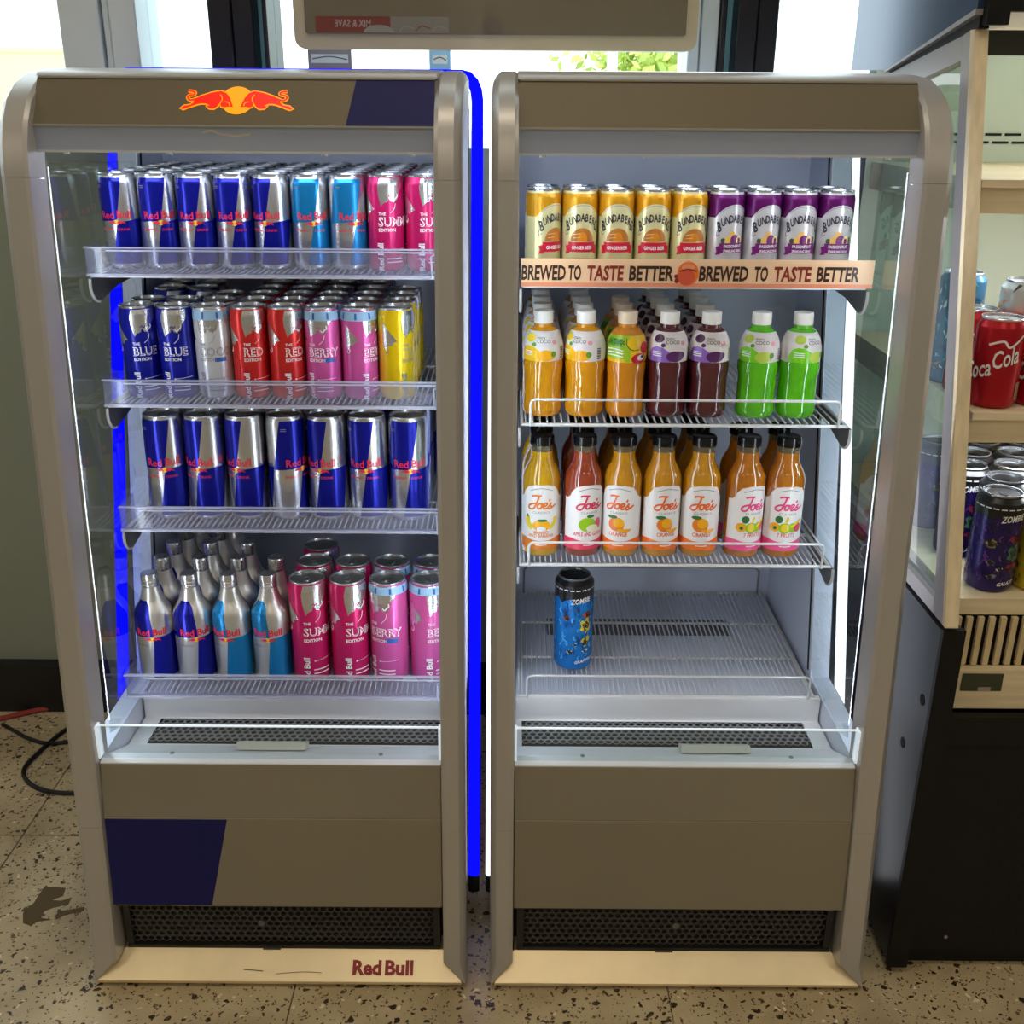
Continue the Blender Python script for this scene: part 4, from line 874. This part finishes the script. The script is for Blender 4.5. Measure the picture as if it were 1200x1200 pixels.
def C(name, m, build, label=None, parent=None, **k):
    bm = bmesh.new(); build(bm); o = mk(name, bm, m, parent or cab, **k)
    if label: o['label'] = label
    return o
for x0, x1 in ((A0, .669), (1.309, A1)):
    px0, px1 = (x0+.001, x0+.0195) if x0 < 1 else (x1-.0195, x1-.001)
    ep = C('end_panel', m_cabs, lambda bm: prism(bm, [(1.312, .02), (2.02, .02), (2.02, .595), (1.312, .597)], x0, x1), 'dark end panel with two bolt holes', smooth=0)
    C('corner_post', m_cab, lambda bm: prism(bm, [(1.303, .012), (1.3118, .012), (1.3118, .600), (1.303, .600)], x0, x1), smooth=0)
    C('wood_post', m_wood, lambda bm: prism(bm, [(1.304, .604), (1.313, .604), (1.5215, 1.362), (1.508, 1.362)], px0, px1), 'pale wooden leaning post', smooth=0)
    C('steel_post', m_steel, lambda bm: prism(bm, [(1.3135, .604), (1.348, .604), (1.548, 1.356), (1.522, 1.362)], px0+.0005, px1-.0005), smooth=0)
    C('glass_rail', m_steel, lambda bm: prism(bm, [(1.549, 1.356), (1.83, 1.316), (1.83, 1.285), (1.540, 1.326)], px0+.0005, px1-.0005), 'upper rail of the side pane', smooth=0)
    C('glass_rail', m_steel, lambda bm: prism(bm, [(1.349, .604), (1.83, .600), (1.83, .622), (1.355, .626)], px0+.0005, px1-.0005), 'lower rail of the side pane', smooth=0)
    C('side_pane', clear('cabinet_glass', (228, 238, 236), ior=1.5, boost=1.2), lambda bm: prism(bm, [(1.356, .627), (1.83, .623), (1.83, 1.284), (1.539, 1.325)], px0+.008, px0+.011), 'clear slanted side pane', smooth=0)
    C('canopy_side', m_can_sheen, lambda bm: prism(bm, [(1.500, 1.386), (1.83, 1.322), (2.02, 1.326), (2.02, 1.80), (1.500, 1.80)], px0-.004, px0+.004 if x0 < 1 else px1), 'black canopy side with bluish window sheen put into its colour', smooth=0)
    C('canopy_edge', m_steel, lambda bm: prism(bm, [(1.499, 1.3785), (1.83, 1.3185), (1.83, 1.3215), (1.499, 1.3855)], px0-.006, px0+.004), smooth=0)
    C('rear_post', m_cab, lambda bm: box(bm, x0, x1, 1.96, 2.02, .598, 1.320), smooth=0)
for x, y in ((1081, 820), (1058, 870)):
    d = ray(x, y); p = Vector((XC, 0, EYE))+d*((A0-XC)/d.x)
    C('bolt_hole', m_void, lambda bm: tube(bm, [(A0-.0006, p.y, p.z), (A0+.004, p.y, p.z)], .0085, 16))
C('plinth', m_void, lambda bm: box(bm, A0+.02, A1-.02, 1.33, 2.0, 0, .03), smooth=0)
fp = C('front_panel', m_cab, lambda bm: box(bm, .670, 1.308, 1.318, 1.332, .034, .455), 'black vented front panel', smooth=0)
C('front_seam', m_void, lambda bm: box(bm, .672, 1.306, 1.3172, 1.3179, .402, .4045), smooth=0)
def chev(bm):
    for j in range(9):
        z = .075+j*.030
        for i in range(30):
            x = .782+i*.0175-(.002*j); s = 1 if j % 2 else -1
            v = [bm.verts.new((x+s*dx*.006-.0, 1.3173, z+dz)) for dx, dz in ((-1, -.0065), (-.4, -.0090), (1, .0065), (.4, .0090))]; bm.faces.new(v)
vt = C('chevron_vents', m_void, chev, smooth=0, recalc=False); vt['kind'] = 'stuff'
def screw(x, z):
    C('screw', m_steel, lambda bm: tube(bm, [(x, 1.3178, z), (x, 1.3160, z)], .0028, 10))
screw(.728, .060)
df = C('drawer_front', m_woodh, lambda bm: box(bm, .670, 1.308, 1.336, 1.352, .459, .521), 'pale wooden lower fascia', smooth=0)
p0, p1 = at_y(1128, 789, 1.336), at_y(1172, 809, 1.336)
lt_ = C('latch_cup', mat('latch_green', (62, 66, 48), .4, .3), lambda bm: prism(bm, [(1.3355, p0.z), (1.334, p0.z), (1.3335, p1.z), (1.3355, p1.z)], p0.x, p1.x), 'dark green recessed latch', smooth=0)
C('latch_tongue', m_steel, lambda bm: box(bm, p0.x+.024, p0.x+.042, 1.3320, 1.3333, p1.z+.001, p1.z+.007), smooth=0)
C('slat_gap_shade', mat('slat_gap_shade', (26, 18, 12), .9), lambda bm: box(bm, .670, 1.308, 1.362, 1.366, .523, .598), smooth=0)  # dark sheet behind the slats; shade of the gaps is in its colour
sme = None
for k in range(40):
    x = .6735+k*.0159
    if sme is None:
        bm = bmesh.new(); box(bm, 0, .0080, 0, .006, 0, .0755); bmesh.ops.recalc_face_normals(bm, faces=bm.faces); sme = bpy.data.meshes.new('slat'); bm.to_mesh(sme); bm.free(); sme.materials.append(mat('slat_wood', (212, 192, 150), .5, noise=.1, nscale=20))
    o = put('slat', sme, cab, False); o.location = (x, 1.349, .5225)
C('deck', m_woodh, lambda bm: box(bm, .670, 1.308, 1.354, 1.955, .6005, .625), 'pale wooden deck', smooth=0)
for zz, y0 in ((.882, 1.405), (1.178, 1.492)):
    C('wood_shelf', m_woodh, lambda bm: box(bm, .670, 1.308, y0, 1.955, zz-.044, zz), 'pale wooden shelf', smooth=0)
    C('shelf_fill_lamp', emit('shelf_fill_tube', (236, 244, 255), 48), lambda bm: box(bm, .70, 1.29, y0+.045, y0+.080, zz-.0470, zz-.0445), 'added fill light under the shelf to brighten the liner', smooth=0)  # added tube, kept out of view, to brighten the rear liner
    C('shelf_nosing', mat('nosing_wood', (234, 218, 186), .5, noise=.1, nscale=9, stretch=(.7, 9, 9)), lambda bm: box(bm, .670, 1.308, y0-.008, y0-.0005, zz-.010, zz), smooth=0)
bw = C('back_wall', m_cback, lambda bm: box(bm, .660, 1.318, 1.957, 2.0, .60, 1.42), 'pale green rear liner', smooth=0)
def dashes(bm):
    for zz, o_ in ((1.224, 0), (1.211, .014)):
        for k in range(18): box(bm, .69+o_+k*.034, .718+o_+k*.034, 1.9555, 1.9568, zz-.002, zz+.002)
C('slot_row', m_void, dashes, smooth=0)['kind'] = 'stuff'
C('canopy_front', m_cab, lambda bm: box(bm, .6440, .6725, 1.485, 1.4995, 1.366, 1.80), smooth=0)
C('canopy_front', m_cab, lambda bm: box(bm, .6727, 1.318, 1.500, 1.52, 1.383, 1.80), smooth=0)
C('canopy_skirt', m_cab, lambda bm: prism(bm, [(1.500, 1.3780), (1.83, 1.3180), (1.83, 1.3165), (1.549, 1.3566), (1.500, 1.3630)], .6405, .6540), smooth=0)
C('canopy_top', m_cab, lambda bm: box(bm, .670, 1.308, 1.5205, 2.02, 1.78, 1.80), smooth=0)
C('canopy_recess_board', mat('recess_board_dark', (52, 54, 46), .5), lambda bm: box(bm, .662, 1.318, 1.62, 1.63, 1.336, 1.44), smooth=0)  # dark board set across the canopy recess
C('canopy_lamp', mat('lamp_cover', (200, 192, 160), .5, emis=(255, 246, 220), es=.25), lambda bm: prism(bm, [(1.512, 1.3645), (1.512, 1.3825), (1.56, 1.3825), (1.56, 1.3645)], .674, 1.310), smooth=0)
C('canopy_tube', emit('cabinet_tube', (250, 252, 236), 26), lambda bm: box(bm, .70, 1.29, 1.68, 1.70, 1.400, 1.412), 'canopy light tube', smooth=0)
# drinks in the cabinet
rC, hC = .0328, .1225
cred = col('cola_red', (178, 16, 34)); a = Art()
for q in (0, PI*rC):
    a.text('Coca', q-1.62*rC, .036, 1.0*rC, W_, 2, 'l', bold=.015, shear=.45, sx=.60, rot=.30); a.text('Cola', q-.42*rC, .056, 1.0*rC, W_, 2, 'l', bold=.015, shear=.45, sx=.60, rot=.30)
    a.stroke([(q-.75*rC, .088), (q-.2*rC, .094), (q+.05*rC, .086), (q+.35*rC, .092), (q+.8*rC, .106)], .09*rC, W_, 2)
    for k in range(8): a.rect(q+.95*rC, q+1.35*rC, .052+.0055*k, .0535+.0055*k, pr('fine_print', (214, 150, 120)), 2)
    a.rect(q+.72*rC, q+1.12*rC, .012, .036, pr('barcode_paper', (206, 190, 150)), 2)
    for k in range(8): a.rect(q+.76*rC, q+1.08*rC, .0135+.0028*k, .0147+.0028*k, K_, 3)
make_can('cola', rC, hC, cred, a, nk=.84)
def art_splash(r, h, cs, seed):
    a = Art(); rs = random.Random(seed)
    for k in range(150):
        u, v = rs.uniform(-PI*r, PI*r), rs.uniform(.10, .90)*h; L_ = rs.uniform(.2, .5)*r; t = rs.uniform(0, 6.28); m = cs[k % len(cs)]
        a.poly([(u, v), (u+L_*math.cos(t), v+L_*math.sin(t)), (u+L_*.8*math.cos(t+.4), v+L_*.8*math.sin(t+.4))], m, 1+k % 3)
    a.rect(-.75*r, .1*r, .52*h, .74*h, pr('splash_violet', (70, 50, 130)), 5); return a
teal, oran, navy = pr('splash_teal', (96, 170, 176)), pr('splash_orange', (196, 130, 50)), pr('splash_navy', (36, 36, 76))
make_can('splash', rC, .163, col('splash_base', (70, 120, 150)), art_splash(rC, .163, [teal, navy, teal, W_, oran], 5), nk=.84)
make_can('splash2', rC, .160, col('splash_base2', (190, 196, 190)), art_splash(rC, .160, [oran, K_, teal, oran], 9), nk=.84)
hz2 = .1440
zp = col('zombie_purple', (44, 28, 96)); zg, zr_, zv = pr('zombie_green', (70, 120, 90)), pr('zombie_crimson', (150, 30, 60)), pr('zombie_violet', (96, 50, 130))
make_can('z_purple', rC, hz2, zp, art_zombie(rC, hz2, zp, pr('zombie_ink', (20, 14, 50)), zv, [(.62, .42, .34, .10, zg), (.66, .57, .34, .06, zr_), (.62, .28, .3, .05, zr_), (.05, .27, .16, .03, W_), (-.42, .52, .26, .05, pr('zombie_olive', (150, 140, 60))), (-.35, .33, .2, .03, GR), (-.25, .18, .22, .03, GR)], 'GALAXY'), nk=.82, lid=m_lidk, tab=m_lidk, rim=m_ringk)
zye = col('zombie_lemon', (214, 190, 40))
make_can('z_yellow', rC, hz2, zye, art_zombie(rC, hz2, zye, pr('zombie_ink', (20, 14, 50)), pr('zombie_amber', (180, 140, 30)), [(-.5, .55, .3, .06, zr_), (.4, .4, .3, .08, zo)], 'LEMON'), nk=.82, lid=m_lidk, tab=m_lidk, rim=m_ringk)
cz = .8821; x1_ = at_y(1168, 430, 1.44).x
for i, nm in enumerate(('leftmost', 'front', 'rightmost')):
    place('cola', 'cola_can', ((.7040, x1_, x1_+.0672)[i], (1.512, 1.445, 1.452)[i], cz), [.2, -.05, .3][i], {'leftmost': 'red cola can partly hidden behind another, beside the wooden post', 'front': 'red cola can with barcode at the front of the wooden shelf', 'rightmost': 'red cola can at the photo edge on the wooden shelf'}[nm], 'can', 'cola cans on the wooden shelf')
for i, (kx, dy, key, lb) in enumerate(((.7045-x1_, .134, 'splash', 'tall violet and teal patterned can behind the cola cans'), (.062, .080, 'splash2', 'tall orange and teal patterned can behind the cola cans'), (.130, .076, 'splash', 'teal patterned can behind the cola cans at the photo edge'))):
    place(key, 'patterned_can', (x1_+kx, 1.445+dy, cz), .5*i, lb, 'can', 'patterned cans on the wooden shelf')
xz = at_y(1163, 650, 1.40).x; rk = 0
for r_ in range(5):
    for c in range(0, 3):
        x = xz+c*.0668+(.030 if r_ % 2 else 0)
        if x-rC < .673 or (r_ == 0 and c > 2): continue
        key = 'z_purple' if c < 1 else ('z_yellow' if c < 3 else 'z_purple')
        cn = ('nearest the post', 'second from the post', 'third from the post')[c]
        place(key, 'energy_drink_can', (x, 1.402+r_*.0605 if r_ < 1 else 1.402+r_*.0605, .6251), -.1 if r_ == 0 else random.uniform(-.5, .5), '%s black-topped can, %s, %s of the wooden deck' % ('purple' if key == 'z_purple' else 'yellow', cn, 'front row' if r_ == 0 else ORD[r_]+' row back'), 'can', 'black-topped cans on the wooden deck')

# ------------------------------------------------------------------ hanging panel in front of the window
hp = thing('hanging_panel', (.0135, 2.0, 1.354), 'grey-brown glossy rounded panel hanging before the window', 'panel')
hx0, hx1, hz0, hz1 = -.330, .357, 1.3535, 1.95
def rounded(x0, x1, z0, z1, r, n=6):
    pts = []
    for cx, cz_, a0 in ((x1-r, z0+r, -PI/2), (x1-r, z1-r, 0), (x0+r, z1-r, PI/2), (x0+r, z0+r, PI)):
        pts += [(cx+r*math.cos(a0+PI/2*i/n), cz_+r*math.sin(a0+PI/2*i/n)) for i in range(n+1)]
    return pts
def H(name, m, x0, x1, z0, z1, r, y0, y1, label=None):
    bm = bmesh.new(); zprism(bm, rounded(x0, x1, z0, z1, r), -y1, -y0)
    for v in bm.verts: v.co = Vector((v.co.x, -v.co.z, v.co.y))
    o = mk(name, bm, m, hp)
    if label: o['label'] = label
    return o
H('bezel', mat('bezel_beige', (206, 196, 166), .3, .3, noise=.04, nscale=10), hx0, hx1, hz0, hz1, .018, 1.99, 2.03, 'pale beige bevelled frame')
face = H('panel_face', mat('panel_face', (130, 121, 100), .25, .3), hx0+.020, hx1-.020, hz0+.024, hz1-.024, .004, 1.985, 1.9899)
H('mount_button', mat('button_brown', (110, 98, 84), .2), -.008, .026, hz0+.026, hz0+.05, .0115, 1.981, 1.9849)
a = Art(); wl, rdp = pr('muted_white', (150, 148, 134)), pr('muted_red', (128, 66, 54)); gy2 = pr('muted_grey', (134, 130, 116))  # muted colour fields and mirrored lettering laid flat on the panel face
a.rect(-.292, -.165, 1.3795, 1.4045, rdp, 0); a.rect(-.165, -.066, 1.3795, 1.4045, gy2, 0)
a.text('MIX & SAVE', -.198, 1.3885, .0155, pr('muted_letter', (176, 160, 148)), 1, 'l', bold=.02, sx=.78, mirror=True)
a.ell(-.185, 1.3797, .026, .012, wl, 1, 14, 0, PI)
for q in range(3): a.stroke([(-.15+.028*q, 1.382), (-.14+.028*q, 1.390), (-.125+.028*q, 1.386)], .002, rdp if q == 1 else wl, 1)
put('mirrored_marks', a.mesh('mirrored_marks', flat((0, 1.985, 0), (1, 0, 0), (0, 0, 1), .0002)), face, False)['label'] = 'muted red and grey fields with mirrored lettering'
# posters on the window glass
for nm, x0, x1, m, lb in (('window_poster', 361, 412, mat('poster_mauve', (150, 138, 150), .7), 'mauve-grey poster on the window under the hanging panel'), ('window_poster', 503, 528, mat('poster_blue', (150, 196, 235), .7), 'small pale blue poster on the window under the panel')):
    q0, q1 = at_y(x0, 70, 2.108).x, at_y(x1, 70, 2.108).x
    bm = bmesh.new(); box(bm, q0, q1, 2.108, 2.110, 1.25, 1.45); o = mk(nm, bm, m, smooth=0); tag(o, lb, 'poster', 'posters on the window')
    a = Art(); a.rect(q0+.006, q1-.006, 1.335, 1.350, pr('poster_white', (225, 228, 232)), 0); a.stroke([(q0+.008, 1.342), ((q0+q1)/2, 1.346), (q1-.008, 1.341)], .002, pr('poster_ink', (90, 100, 130)), 1)
    put('poster_print', a.mesh('poster_print', flat((0, 2.108, 0), (1, 0, 0), (0, 0, 1), .0003)), o, False)

# ------------------------------------------------------------------ floor clutter on the left
def cable(name, pxs, r, m, label):
    pts = spline([at_z(x, y, r) for x, y in pxs], 8); bm = bmesh.new(); tube(bm, pts, r, 8); tag(mk(name, bm, m), label, 'cable')
cable('power_cable', [(3, 849), (16, 856), (35, 866), (60, 871), (110, 866)], .0042, mat('rubber_black', (18, 18, 20), .5), 'black cable lying towards the cooler across the looped cable')
cable('looped_cable', [(100, 842), (73, 858), (45, 882), (28, 902), (35, 918), (60, 928), (110, 930)], .0045, mat('rubber_black', (18, 18, 20)), 'black looped cable beside the left cooler')
cable('red_cable', [(-90, 856), (-40, 850), (0, 842), (25, 836.5), (48, 831.5), (70, 829), (118, 830)], .0060, mat('rubber_red', (150, 50, 40), .5), 'red cable lying along the skirting')
P_ = lambda x, y: (lambda q: (q.x, q.y))(at_z(x, y, 0))
bm = bmesh.new()
zprism(bm, [P_(x, y) for x, y in ((27, 1082), (27, 1070), (40, 1058), (46, 1048), (52, 1040), (66, 1040), (77, 1041), (74, 1050), (60, 1055), (72, 1056), (84, 1052), (80, 1060), (62, 1064), (52, 1068), (48, 1076), (60, 1078), (44, 1080), (36, 1085))], .0001, .0009)
zprism(bm, [P_(x, y) for x, y in ((64, 1074), (70, 1068), (84, 1066), (99, 1063), (99, 1067), (86, 1070), (74, 1073), (66, 1078))], .0001, .0009)
tag(mk('water_spill', bm, mat('spill', (98, 83, 58), .15), smooth=0), 'dark wet spill on the terrazzo beside the left cooler', 'spill')
